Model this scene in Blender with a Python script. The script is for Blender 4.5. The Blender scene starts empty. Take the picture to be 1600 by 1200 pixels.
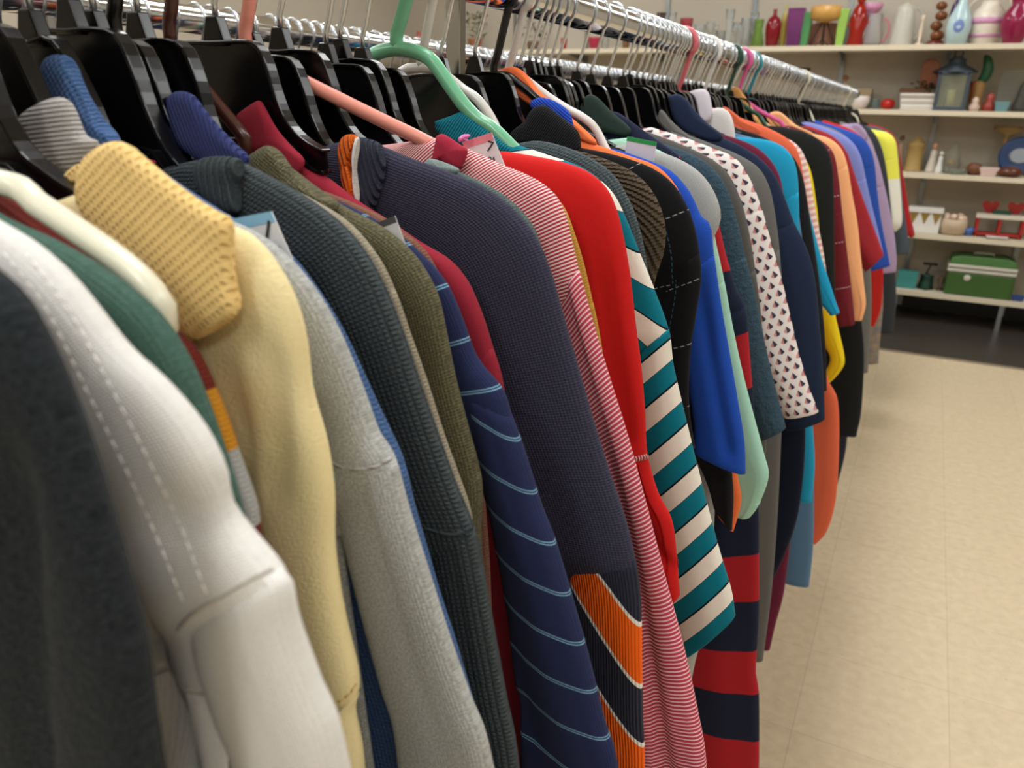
import bpy, bmesh, math, random
import numpy as np
from mathutils import Vector, Matrix

# ------------------------------------------------------------------ camera, world, lights, exposure
SC = bpy.context.scene
COL = SC.collection
EYE = 1.26
FPX = 1205.0
AX = Vector((0.887, -0.1745, 0.428)).normalized()      # world X, Y, Z seen in camera axes
AY = Vector((0.464, 0.288, -0.837)); AY = (AY - AX * AY.dot(AX)).normalized()
AZ = AX.cross(AY).normalized()
RM = Matrix((AX, AY, AZ))                                # rows: world axes in camera space -> camera to world
cd = bpy.data.cameras.new('camera')
cam = bpy.data.objects.new('camera', cd); COL.objects.link(cam)
cam.matrix_world = Matrix.Translation((0, 0, EYE)) @ RM.to_4x4()
cd.sensor_width = 36.0; cd.lens = FPX / 1600 * 36.0
cd.clip_start = 0.01; cd.clip_end = 60
cd.dof.use_dof = True; cd.dof.focus_distance = 0.62; cd.dof.aperture_fstop = 10.5
SC.camera = cam
SC.view_settings.view_transform = 'Standard'; SC.view_settings.look = 'None'
SC.view_settings.exposure = 0.0; SC.view_settings.gamma = 1.0; SC.view_settings.use_curve_mapping = False
w = bpy.data.worlds.new('world'); SC.world = w; w.use_nodes = True
w.node_tree.nodes['Background'].inputs[0].default_value = (0.9, 0.95, 1, 1)
w.node_tree.nodes['Background'].inputs[1].default_value = 0.3
CEIL = 2.95
LAMPS = [(x, y) for x in (-2.6, -0.55, 1.5) for y in (-1.5, 0.55, 2.6, 4.65)]
for i, (lx, ly) in enumerate(LAMPS):
    ld = bpy.data.lights.new('troffer_light', 'AREA'); ld.shape = 'RECTANGLE'; ld.size = 0.56; ld.size_y = 1.16
    ld.energy = 16.5; ld.color = (0.93, 0.965, 1.0)
    lo = bpy.data.objects.new('troffer_light', ld); COL.objects.link(lo); lo.location = (lx, ly, CEIL - 0.075)

# ------------------------------------------------------------------ helpers
def lin(c):
    if isinstance(c, str):
        c = [int(c[i:i + 2], 16) / 255 for i in (0, 2, 4)]
    return tuple((v / 12.92 if v <= 0.04045 else ((v + 0.055) / 1.055) ** 2.4) for v in c) + (1.0,)

def at(px, py, Y):
    """the point of the plane at distance Y along the rack seen at pixel px, py"""
    d = RM @ Vector(((px - 800) / FPX, (600 - py) / FPX, -1.0))
    t = Y / d.y
    return (d.x * t, EYE + d.z * t)

def x_at(px, Y, Z):
    k = (px - 800) / FPX; z = Z - EYE
    return (k * (-AY.z * Y - AZ.z * z) - AZ.x * z - AY.x * Y) / (AX.x + AX.z * k)

def tag(o, label=None, cat=None, group=None, kind=None):
    if label: o['label'] = label
    if cat: o['category'] = cat
    if group: o['group'] = group
    if kind: o['kind'] = kind
    return o

def empty(name, loc, label=None, cat=None, group=None):
    o = bpy.data.objects.new(name, None); COL.objects.link(o); o.location = loc; o.empty_display_size = 0.02
    return tag(o, label, cat, group)

class MB:
    def __init__(s): s.v = []; s.f = []; s.uv = []; s.sm = []
    def add(s, vs, fs, uvs=None, smooth=True):
        b = len(s.v); s.v += [tuple(p) for p in vs]
        s.f += [tuple(b + i for i in f) for f in fs]
        s.uv += [tuple(u) for u in uvs] if uvs is not None else [(p[0] + p[1], p[2]) for p in vs]
        s.sm += [smooth] * len(fs)
        return s
    def box(s, x0, x1, y0, y1, z0, z1):
        vs = [(x, y, z) for x in (x0, x1) for y in (y0, y1) for z in (z0, z1)]
        return s.add(vs, [(0, 1, 3, 2), (4, 6, 7, 5), (0, 4, 5, 1), (2, 3, 7, 6), (0, 2, 6, 4), (1, 5, 7, 3)], smooth=False)
    def tube(s, pts, r, n=10, closed=False, cap=True):
        P = np.array(pts, float); m = len(P); R = np.full(m, r) if np.isscalar(r) else np.array(r, float)
        T = np.gradient(P, axis=0)
        if closed: T = np.roll(P, -1, 0) - np.roll(P, 1, 0)
        T /= np.linalg.norm(T, axis=1)[:, None] + 1e-12
        ref = np.array([0, 1.0, 0]) if abs(T[0][1]) < 0.8 else np.array([1.0, 0, 0])
        N = np.cross(T[0], ref); N /= np.linalg.norm(N)
        vs = []
        for i in range(m):
            N = N - T[i] * N.dot(T[i]); N /= np.linalg.norm(N); B = np.cross(T[i], N)
            for k in range(n):
                a = 2 * math.pi * k / n
                vs.append(P[i] + (N * math.cos(a) + B * math.sin(a)) * R[i])
        fs = []
        for i in range(m if closed else m - 1):
            j = (i + 1) % m
            for k in range(n):
                l = (k + 1) % n
                fs.append((i * n + k, i * n + l, j * n + l, j * n + k))
        if cap and not closed:
            fs.append(tuple(reversed(range(n)))); fs.append(tuple(range((m - 1) * n, m * n)))
        return s.add(vs, fs)
    def ribbon(s, pts, normal_w, th):
        """rectangular bar swept along pts in the x-z plane: width normal_w along y, thickness th in the plane"""
        P = np.array(pts, float); T = np.gradient(P, axis=0); T /= np.linalg.norm(T, axis=1)[:, None] + 1e-12
        N = np.stack([-T[:, 2], T[:, 1] * 0, T[:, 0]], 1); Yv = np.array([0, 1.0, 0])
        vs = []
        for i in range(len(P)):
            for a, b in ((-1, -1), (1, -1), (1, 1), (-1, 1)):
                vs.append(P[i] + Yv * a * normal_w / 2 + N[i] * b * th / 2)
        fs = []
        for i in range(len(P) - 1):
            for k in range(4):
                l = (k + 1) % 4
                fs.append((i * 4 + k, i * 4 + l, i * 4 + 4 + l, i * 4 + 4 + k))
        fs += [(3, 2, 1, 0), tuple((len(P) - 1) * 4 + k for k in range(4))]
        return s.add(vs, fs, smooth=False)
    def lathe(s, prof, cx=0, cy=0, cz=0, n=24, sx=1, sy=1):
        vs = []; uv = []
        for r, z in prof:
            for k in range(n):
                a = 2 * math.pi * k / n
                vs.append((cx + r * math.cos(a) * sx, cy + r * math.sin(a) * sy, cz + z)); uv.append((k / n, z))
        fs = []
        for i in range(len(prof) - 1):
            for k in range(n):
                l = (k + 1) % n
                fs.append((i * n + k, i * n + l, (i + 1) * n + l, (i + 1) * n + k))
        fs.append(tuple(reversed(range(n)))); fs.append(tuple(range((len(prof) - 1) * n, len(prof) * n)))
        return s.add(vs, fs, uv)
    def ball(s, c, r, n=16, sc=(1, 1, 1)):
        vs = []; m = n // 2
        for i in range(m + 1):
            t = math.pi * i / m
            for k in range(n):
                a = 2 * math.pi * k / n
                vs.append((c[0] + r * sc[0] * math.sin(t) * math.cos(a), c[1] + r * sc[1] * math.sin(t) * math.sin(a), c[2] + r * sc[2] * math.cos(t)))
        fs = [(i * n + k, (i + 1) * n + k, (i + 1) * n + (k + 1) % n, i * n + (k + 1) % n) for i in range(m) for k in range(n)]
        return s.add(vs, fs)
    def prism(s, poly, y0, y1):
        """polygon in x-z extruded along y"""
        n = len(poly)
        vs = [(x, y0, z) for x, z in poly] + [(x, y1, z) for x, z in poly]
        fs = [tuple(range(n)), tuple(reversed(range(n, 2 * n)))] + [(i, n + i, n + (i + 1) % n, (i + 1) % n) for i in range(n)]
        return s.add(vs, fs, smooth=False)
    def build(s, name, mat, parent=None, bevel=0, origin=None):
        me = bpy.data.meshes.new(name)
        off = np.array(origin if origin is not None else (0, 0, 0), float)
        V = np.array(s.v, float) - off
        me.from_pydata(V.tolist(), [], s.f)
        uvl = me.uv_layers.new(name='UVMap')
        li = np.zeros(len(me.loops), int); me.loops.foreach_get('vertex_index', li)
        uvl.data.foreach_set('uv', np.array(s.uv, float)[li].ravel())
        me.polygons.foreach_set('use_smooth', s.sm)
        me.materials.append(mat)
        bm = bmesh.new(); bm.from_mesh(me)
        bmesh.ops.recalc_face_normals(bm, faces=bm.faces[:])
        bm.to_mesh(me); bm.free()
        o = bpy.data.objects.new(name, me); COL.objects.link(o); o.location = off
        if parent is not None:
            o.parent = parent; o.location = off if origin is None else off - np.array(parent.location)
            if origin is None: o.location = -parent.location
        if bevel:
            b = o.modifiers.new('bevel', 'BEVEL'); b.width = bevel; b.segments = 2; b.limit_method = 'ANGLE'
        return o

def spline(pts, n):
    """Catmull-Rom through pts, resampled to n points evenly along its length"""
    P = np.array(pts, float)
    if len(P) < 3:
        t = np.linspace(0, 1, n)[:, None]; return P[0] * (1 - t) + P[-1] * t
    E = np.vstack([2 * P[0] - P[1], P, 2 * P[-1] - P[-2]]); out = []
    for i in range(1, len(E) - 2):
        a, b, c, d = E[i - 1:i + 3]
        for t in np.linspace(0, 1, 14, endpoint=False):
            out.append(0.5 * (2 * b + (c - a) * t + (2 * a - 5 * b + 4 * c - d) * t * t + (3 * b - a - 3 * c + d) * t ** 3))
    out.append(P[-1]); out = np.array(out)
    return resample(out, n)

def resample(Q, n):
    L = np.r_[0, np.cumsum(np.linalg.norm(np.diff(Q, axis=0), axis=1))]
    s = np.linspace(0, L[-1], n)
    return np.stack([np.interp(s, L, Q[:, k]) for k in range(Q.shape[1])], 1)

# ------------------------------------------------------------------ materials
def nodes(name):
    m = bpy.data.materials.new(name); m.use_nodes = True
    nt = m.node_tree; return m, nt, nt.nodes['Principled BSDF']

def plain(name, c, rough=0.5, metal=0.0, noise=0.06, nscale=30, bump=0.0, trans=0.0, coat=0.0, ior=1.45, spec=0.5, coords='Object'):
    m, nt, b = nodes(name); N = nt.nodes; L = nt.links
    tc = N.new('ShaderNodeTexCoord'); no = N.new('ShaderNodeTexNoise'); no.inputs['Scale'].default_value = nscale; no.inputs['Detail'].default_value = 4
    L.new(tc.outputs[coords], no.inputs['Vector'])
    mx = N.new('ShaderNodeMix'); mx.data_type = 'RGBA'; c = lin(c)
    mx.inputs[6].default_value = tuple(v * (1 - noise) for v in c[:3]) + (1,); mx.inputs[7].default_value = tuple(min(1, v * (1 + noise)) for v in c[:3]) + (1,)
    L.new(no.outputs['Fac'], mx.inputs[0]); L.new(mx.outputs[2], b.inputs['Base Color'])
    b.inputs['Roughness'].default_value = rough; b.inputs['Metallic'].default_value = metal
    b.inputs['Transmission Weight'].default_value = trans; b.inputs['Coat Weight'].default_value = coat; b.inputs['IOR'].default_value = ior
    b.inputs['Specular IOR Level'].default_value = spec
    if bump:
        bp = N.new('ShaderNodeBump'); bp.inputs['Strength'].default_value = bump; bp.inputs['Distance'].default_value = 0.002
        L.new(no.outputs['Fac'], bp.inputs['Height']); L.new(bp.outputs[0], b.inputs['Normal'])
    return m

class G:
    """small helper for node maths"""
    def __init__(s, nt): s.N = nt.nodes; s.L = nt.links
    def m(s, op, a, b=None, c=None, clamp=False):
        n = s.N.new('ShaderNodeMath'); n.operation = op; n.use_clamp = clamp
        for i, v in enumerate((a, b, c)):
            if v is None: continue
            if isinstance(v, (int, float)): n.inputs[i].default_value = v
            else: s.L.new(v, n.inputs[i])
        return n.outputs[0]
    def mix(s, f, a, b):
        n = s.N.new('ShaderNodeMix'); n.data_type = 'RGBA'
        for i, v in ((0, f), (6, a), (7, b)):
            if isinstance(v, (int, float, tuple)): n.inputs[i].default_value = v
            else: s.L.new(v, n.inputs[i])
        return n.outputs[2]
    def ramp(s, f, stops):
        n = s.N.new('ShaderNodeValToRGB'); n.color_ramp.interpolation = 'CONSTANT'; e = n.color_ramp.elements
        while len(e) < len(stops): e.new(0.5)
        for el, (p, c) in zip(e, stops): el.position = p; el.color = lin(c)
        s.L.new(f, n.inputs[0]); return n.outputs[0]

FAB = {}
def fabric(name, c1, c2=None, kind='plain', p=0.003, q=None, bump=0.5, dist=0.0008, heather=0.35, hs=900, pat=None, rough=0.92, yarn=0.25, sheen=0.04):
    """cloth whose weave follows the cut: u runs along the edge of the garment, v inwards from it, both in metres"""
    key = name
    if key in FAB: return FAB[key]
    m, nt, b = nodes(name); g = G(nt); N = nt.nodes; L = nt.links
    tc = N.new('ShaderNodeTexCoord'); sp = N.new('ShaderNodeSeparateXYZ'); L.new(tc.outputs['UV'], sp.inputs[0]); u, v = sp.outputs[0], sp.outputs[1]
    def noise(scale, src='UV', det=2):
        n = N.new('ShaderNodeTexNoise'); n.inputs['Scale'].default_value = scale; n.inputs['Detail'].default_value = det
        L.new(tc.outputs[src], n.inputs['Vector']); return n.outputs['Fac']
    base = lin(c1); col = base
    nf = noise(hs)
    q = q or p; TP = 2 * math.pi
    # pattern of dyed colours
    if pat:
        k = pat[0]
        if k == 'stripes':
            _, period, off, stops = pat[:4]
            wob = pat[4] if len(pat) > 4 else 0.0
            uu = u
            if wob: uu = g.m('ADD', u, g.m('MULTIPLY', g.m('SUBTRACT', noise(14), 0.5), wob))
            f = g.m('FRACT', g.m('DIVIDE', g.m('ADD', uu, off + 10 * period), period))
            col = g.ramp(f, stops)
        elif k == 'slub':
            _, period, ca, cb = pat
            f = g.m('SINE', g.m('MULTIPLY', g.m('ADD', u, g.m('MULTIPLY', g.m('SUBTRACT', noise(60), 0.5), period * 0.5)), TP / period))
            mp = N.new('ShaderNodeMapping'); mp.inputs['Scale'].default_value = (500, 12, 1); L.new(tc.outputs['UV'], mp.inputs[0])
            n2 = N.new('ShaderNodeTexNoise'); n2.inputs['Scale'].default_value = 1; L.new(mp.outputs[0], n2.inputs['Vector'])
            f = g.m('ADD', g.m('MULTIPLY', f, 1.6), g.m('MULTIPLY', g.m('SUBTRACT', n2.outputs['Fac'], 0.5), 1.4))
            f = g.m('ADD', f, -0.15, clamp=True)
            col = g.mix(f, lin(ca), lin(cb))
        elif k == 'pane':
            _, period, wdt, ca, cb = pat
            fu = g.m('FRACT', g.m('DIVIDE', g.m('ADD', u, 5.0), period)); fv = g.m('FRACT', g.m('DIVIDE', g.m('ADD', v, 5.0), period))
            a = g.m('LESS_THAN', fu, wdt); bb = g.m('LESS_THAN', fv, wdt)
            dash = g.m('GREATER_THAN', g.m('SINE', g.m('MULTIPLY', g.m('ADD', u, v), TP / 0.006)), -0.3)
            col = g.mix(g.m('MULTIPLY', a, dash), base, lin(ca)); col = g.mix(g.m('MULTIPLY', bb, dash), col, lin(cb))
        elif k == 'print':
            _, cell, ca, cb = pat
            iu = g.m('DIVIDE', u, cell); iv = g.m('DIVIDE', v, cell)
            row = g.m('FLOOR', iu); fu = g.m('SUBTRACT', g.m('FRACT', iu), 0.5)
            sh = g.m('MULTIPLY', g.m('MODULO', row, 2.0), 0.5)
            fv = g.m('SUBTRACT', g.m('FRACT', g.m('ADD', g.m('ADD', iv, sh), 50.0)), 0.5)
            r = g.m('SQRT', g.m('ADD', g.m('MULTIPLY', fu, fu), g.m('MULTIPLY', fv, fv)))
            inn = g.m('LESS_THAN', r, 0.36); up = g.m('GREATER_THAN', fu, g.m('MULTIPLY', g.m('ABSOLUTE', fv), 0.8))
            hole = g.m('LESS_THAN', g.m('ABSOLUTE', fv), 0.05)
            tri = g.m('LESS_THAN', g.m('ADD', g.m('ABSOLUTE', fv), g.m('MULTIPLY', fu, -0.6)), 0.24)
            motif = g.mix(g.m('GREATER_THAN', fv, 0.04), lin(ca), lin(cb)); inn = g.m('MULTIPLY', inn, g.m('MAXIMUM', tri, up))
            col = g.mix(inn, base, motif)
        elif k == 'blocks':      # bands of fixed position along u
            f = g.m('MULTIPLY', u, 1.0, clamp=True)
            col = g.ramp(f, pat[1])
        elif k == 'diag':
            _, period, slope, off, stops = pat
            f = g.m('FRACT', g.m('DIVIDE', g.m('ADD', g.m('ADD', v, g.m('MULTIPLY', u, slope)), off + 10 * period), period))
            col = g.ramp(f, stops)
    # relief of the cloth
    h = None
    if kind == 'rib': h = g.m('SINE', g.m('MULTIPLY', v, TP / p))
    elif kind == 'ribu': h = g.m('SINE', g.m('MULTIPLY', u, TP / p))
    elif kind == 'knit':
        a = g.m('SINE', g.m('MULTIPLY', v, TP / p)); r = g.m('SINE', g.m('ADD', g.m('MULTIPLY', u, TP / q), g.m('MULTIPLY', g.m('ABSOLUTE', a), 1.5)))
        h = g.m('ADD', g.m('MULTIPLY', a, 0.45), g.m('MULTIPLY', r, 0.4))
    elif kind == 'diagrib':
        h = g.m('SINE', g.m('MULTIPLY', g.m('ADD', v, g.m('MULTIPLY', u, 0.55)), TP / p))
        h = g.m('ADD', h, g.m('MULTIPLY', g.m('SINE', g.m('MULTIPLY', u, TP / q)), 0.35))
    elif kind == 'waffle':
        a = g.m('ABSOLUTE', g.m('SINE', g.m('MULTIPLY', v, math.pi / p))); r = g.m('ABSOLUTE', g.m('SINE', g.m('MULTIPLY', u, math.pi / q)))
        h = g.m('SUBTRACT', g.m('MULTIPLY', g.m('MINIMUM', a, r), 2.0), 0.7)
    elif kind == 'holes':
        h = g.m('MULTIPLY', g.m('SINE', g.m('MULTIPLY', v, math.pi / p)), g.m('SINE', g.m('MULTIPLY', u, math.pi / q)))
        h = g.m('SUBTRACT', 0.4, g.m('MULTIPLY', g.m('SUBTRACT', g.m('ABSOLUTE', h), 0.45, clamp=True), 3.0))
    elif kind == 'fleece': h = g.m('MULTIPLY', g.m('SUBTRACT', noise(p and 1 / p, det=5), 0.5), 2.5)
    fine = g.m('SUBTRACT', nf, 0.5)
    # shade painted in colour: grooves darker than the loops, plus random two-tone heather
    c2l = lin(c2) if c2 else None
    if heather and not pat or (pat and c2):
        f = g.m('ADD', g.m('MULTIPLY', fine, 3.2 * heather), 0.5 if h is None else g.m('ADD', g.m('MULTIPLY', h, yarn), 0.5), clamp=True)
        if c2: 
            if pat: col = g.mix(g.m('MULTIPLY', f, 0.35), col, c2l)
            else: col = g.mix(f, col, c2l)
        else:
            col = g.mix(f, tuple(x * 0.72 for x in base[:3]) + (1,), tuple(min(1, x * 1.22) for x in base[:3]) + (1,))
    if isinstance(col, tuple): b.inputs['Base Color'].default_value = col
    else: L.new(col, b.inputs['Base Color'])
    hh = g.m('MULTIPLY', fine, 0.8) if h is None else g.m('ADD', h, g.m('MULTIPLY', fine, 0.7))
    hh = g.m('ADD', hh, g.m('MULTIPLY', g.m('SUBTRACT', noise(25, 'Object'), 0.5), 2.0 * min(1.5, 0.0008 / dist)))
    bp = N.new('ShaderNodeBump'); bp.inputs['Strength'].default_value = bump; bp.inputs['Distance'].default_value = dist
    L.new(hh, bp.inputs['Height']); L.new(bp.outputs[0], b.inputs['Normal'])
    b.inputs['Roughness'].default_value = rough; b.inputs['Specular IOR Level'].default_value = 0.12
    b.inputs['Sheen Weight'].default_value = sheen; b.inputs['Sheen Roughness'].default_value = 0.5
    b.inputs['Sheen Tint'].default_value = (1, 1, 1, 1)
    FAB[key] = m; return m
# ------------------------------------------------------------------ room
RX = -0.40            # the front rod of the rack
RZ = EYE + 0.110      # height of the rods
R2X = -0.98           # the second rod
WALL_Y = 6.0

def struct(name, mb, mat, bevel=0): return tag(mb.build(name, mat, bevel=bevel), kind='structure')

def floor_mat():
    m, nt, b = nodes('vinyl_tile'); g = G(nt); N = nt.nodes; L = nt.links
    tc = N.new('ShaderNodeTexCoord'); mp = N.new('ShaderNodeMapping'); L.new(tc.outputs['Object'], mp.inputs[0])
    mp.inputs['Location'].default_value = (0.0475, 0.055, 0)
    sp = N.new('ShaderNodeSeparateXYZ'); L.new(mp.outputs[0], sp.inputs[0])
    T = 0.305
    fx = g.m('FRACT', g.m('ADD', g.m('DIVIDE', sp.outputs[0], T), 50.0)); fy = g.m('FRACT', g.m('ADD', g.m('DIVIDE', sp.outputs[1], T), 50.0))
    seam = g.m('MAXIMUM', g.m('LESS_THAN', fx, 0.006), g.m('LESS_THAN', fy, 0.006))
    cx = g.m('FLOOR', g.m('ADD', g.m('DIVIDE', sp.outputs[0], T), 50.0)); cy = g.m('FLOOR', g.m('ADD', g.m('DIVIDE', sp.outputs[1], T), 50.0))
    cb = N.new('ShaderNodeCombineXYZ'); L.new(cx, cb.inputs[0]); L.new(cy, cb.inputs[1])
    wn = N.new('ShaderNodeTexWhiteNoise'); L.new(cb.outputs[0], wn.inputs['Vector'])
    n1 = N.new('ShaderNodeTexNoise'); n1.inputs['Scale'].default_value = 38; n1.inputs['Detail'].default_value = 5; L.new(tc.outputs['Object'], n1.inputs['Vector'])
    n2 = N.new('ShaderNodeTexNoise'); n2.inputs['Scale'].default_value = 95; n2.inputs['Detail'].default_value = 3; L.new(tc.outputs['Object'], n2.inputs['Vector'])
    f = g.m('ADD', g.m('MULTIPLY', g.m('SUBTRACT', n1.outputs['Fac'], 0.5), 1.6), g.m('ADD', 0.45, g.m('MULTIPLY', wn.outputs['Value'], 0.2)), clamp=True)
    col = g.mix(f, lin('c6b394'), lin('d9c7a8'))
    fl = g.m('GREATER_THAN', n2.outputs['Fac'], 0.70)
    col = g.mix(g.m('MULTIPLY', fl, 0.35), col, lin('9a8468'))
    col = g.mix(g.m('MULTIPLY', seam, 0.35), col, lin('8d7a60'))
    L.new(col, b.inputs['Base Color']); b.inputs['Roughness'].default_value = 0.42; b.inputs['Specular IOR Level'].default_value = 0.35
    return m

def build_room():
    wall = plain('wall_paint', 'b9b0a0', 0.85, noise=0.03, nscale=4)
    x0, x1, y0 = -4.2, 3.2, -2.6
    EDGE = 4.77
    struct('floor', MB().box(x0, x1, y0, EDGE, -0.1, 0), floor_mat())
    dark = plain('dark_vinyl', '3b3531', 0.32, noise=0.25, nscale=25)
    struct('floor_back', MB().box(x0, x1, EDGE, WALL_Y, -0.1, 0.001), dark)
    struct('trim_1', MB().box(x0, x1, EDGE - 0.018, EDGE + 0.012, 0.0, 0.004), plain('edge_strip', '8a7c69', 0.5))
    struct('wall_back', MB().box(x0, x1, WALL_Y, WALL_Y + 0.1, 0, CEIL), wall)
    struct('wall_left', MB().box(x0 - 0.1, x0, y0, WALL_Y, 0, CEIL), wall)
    struct('wall_right', MB().box(x1, x1 + 0.1, y0, WALL_Y, 0, CEIL), wall)
    struct('wall_front', MB().box(x0, x1, y0 - 0.1, y0, 0, CEIL), wall)
    struct('wall_base_strip', MB().box(x0, x1, WALL_Y - 0.012, WALL_Y, 0, 0.11), plain('black_strip', '141414', 0.4))  # black strip along the foot of the back wall
    struct('ceiling', MB().box(x0, x1, y0, WALL_Y, CEIL, CEIL + 0.1), plain('ceiling_tile', 'e4e0d6', 0.9, noise=0.05, nscale=60))
    fr = plain('lamp_housing', 'e8e6e0', 0.5)
    df, nt, b = nodes('lamp_diffuser'); b.inputs['Base Color'].default_value = (0.9, 0.9, 0.88, 1)
    b.inputs['Emission Color'].default_value = (1, 0.97, 0.9, 1); b.inputs['Emission Strength'].default_value = 3.0
    first = None
    for i, (lx, ly) in enumerate(LAMPS):
        if not first:
            f = empty('ceiling_light', (lx, ly, CEIL), 'recessed fluorescent ceiling light with white housing', 'ceiling light', 'fluorescent lights in the ceiling')
            a = MB().box(lx - 0.31, lx + 0.31, ly - 0.61, ly - 0.58, CEIL - 0.06, CEIL - 0.001).box(lx - 0.31, lx + 0.31, ly + 0.58, ly + 0.61, CEIL - 0.06, CEIL - 0.001)
            a.box(lx - 0.31, lx - 0.28, ly - 0.58, ly + 0.58, CEIL - 0.06, CEIL - 0.001).box(lx + 0.28, lx + 0.31, ly - 0.58, ly + 0.58, CEIL - 0.06, CEIL - 0.001)
            a.build('housing', fr, f); MB().box(lx - 0.28, lx + 0.28, ly - 0.58, ly + 0.58, CEIL - 0.05, CEIL - 0.045).build('diffuser', df, f)
            first = f
        else:
            copy_tree(first, (lx, ly, CEIL))

def copy_tree(o, loc=None, parent=None):
    c = o.copy(); COL.objects.link(c)
    if loc is not None: c.location = loc
    if parent is not None: c.parent = parent
    for ch in list(o.children): copy_tree(ch, None, c)
    return c

build_room()

# ------------------------------------------------------------------ rack
CHROME = plain('chrome', 'd8dade', 0.10, 1.0, noise=0.02)
CHROMED = plain('brushed_chrome', 'a9a7a5', 0.22, 1.0, noise=0.05)
def build_rack():
    r = empty('clothing_rack', (-0.69, 2.3, 0), 'long chrome double rail clothing rack carrying all the shirts and sweaters', 'clothes rack')
    Y0, Y1 = -0.5, 4.72
    for x in (RX, R2X):
        MB().tube([(x, Y0, RZ), (x, Y1, RZ)], 0.019, 24).build('rail', CHROME, r)
        for y in (Y0, Y1): MB().ball((x, y, RZ), 0.021, 14).build('rail_cap', CHROMED, r)
        MB().box(x - 0.0075, x + 0.0075, 0.6495, 0.6605, 0.05, RZ - 0.015).build('upright', CHROMED, r, bevel=0.001)
    for y in (-0.4, 0.655, 2.35, 4.66):
        if y != 0.655:
            MB().box(-0.70, -0.68, y - 0.01, y + 0.01, 0.03, RZ).build('upright', CHROMED, r, bevel=0.001)
        if y in (-0.4, 4.66): MB().box(R2X, RX, y - 0.009, y + 0.009, RZ - 0.035, RZ - 0.017).build('cross_bar', CHROMED, r)
        MB().box(R2X - 0.02, RX + 0.02, y - 0.015, y + 0.015, 0.03, 0.055).build('foot', CHROMED, r, bevel=0.002)
        for x in (R2X, RX):
            MB().ball((x, y, 0.018), 0.018, 12).build('caster', plain('caster_rubber', '222222', 0.6) if 'caster_rubber' not in bpy.data.materials else bpy.data.materials['caster_rubber'], r)
build_rack()

# ------------------------------------------------------------------ hangers
BLACKP = plain('black_plastic', '08080a', 0.22, noise=0.2, nscale=40, spec=0.42)
WIRE = plain('hook_wire', 'd9dee2', 0.2, 0.85, noise=0.04)
def plastic(name, c, rough=0.3): return bpy.data.materials.get(name) or plain(name, c, rough, noise=0.03, coat=0.2)
PZ = EYE + 0.031      # top of a hanger's plate

def hook_pts(x, y, r=0.0215, base=None):
    zb = (base if base is not None else PZ + 0.012)
    zc = RZ + 0.0225 - r   # hook rests on the rod
    P = [(x, y, zb), (x, y, zb + 0.010), (x + 0.004, y, zb + 0.020)]
    for a in np.linspace(-50, 185, 15):
        t = math.radians(a); P.append((x + r * math.cos(t), y, zc + r * math.sin(t)))
    return P

def hanger_edge(sx=1.0):
    """upper edge of one arm, offsets from the middle of the plate top"""
    return spline([(0, 0), (0.027, 0), (0.0365, -0.003), (0.043, -0.012), (0.049, -0.030), (0.057, -0.045), (0.070, -0.055), (0.090, -0.062), (0.13, -0.073), (0.175, -0.090), (0.20, -0.103)], 40) * np.array([sx, 1])

SHOULDER = {}
def arm_under(E, z0, Y, clear=0.0085, reach=0.195):
    """bend an arm (offset, height) so that past the collar it runs inside the shoulder of the garment hung at Y"""
    S = SHOULDER.get(Y)
    if S is None: return E
    dx = S[:, 0] - RX; k = int(np.argmax(dx > reach)) or len(dx) - 1
    low = int(np.argmax(S[:, 1] < S[0][1] - 0.125)) or len(dx) - 1
    k = min(k, low); dx = dx[:k + 1]; zz = S[:k + 1, 1]; mono = np.maximum.accumulate(dx)
    end = min(reach, mono[-1] - 0.012); out = []
    for a, b in E:
        if a > end: break
        z = z0 + b
        t = (a - mono[0]) / 0.025
        if t > -1:
            lim = np.interp(a, mono, zz) - clear; wgt = min(1, max(0, (t + 1)))
            z = z * (1 - wgt) + min(z, lim) * wgt if t < 0 else min(z, lim)
        out.append((a, z - z0))
    return spline(out[::3] + [out[-1]], 40) if len(out) > 6 else np.array(out)

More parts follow.
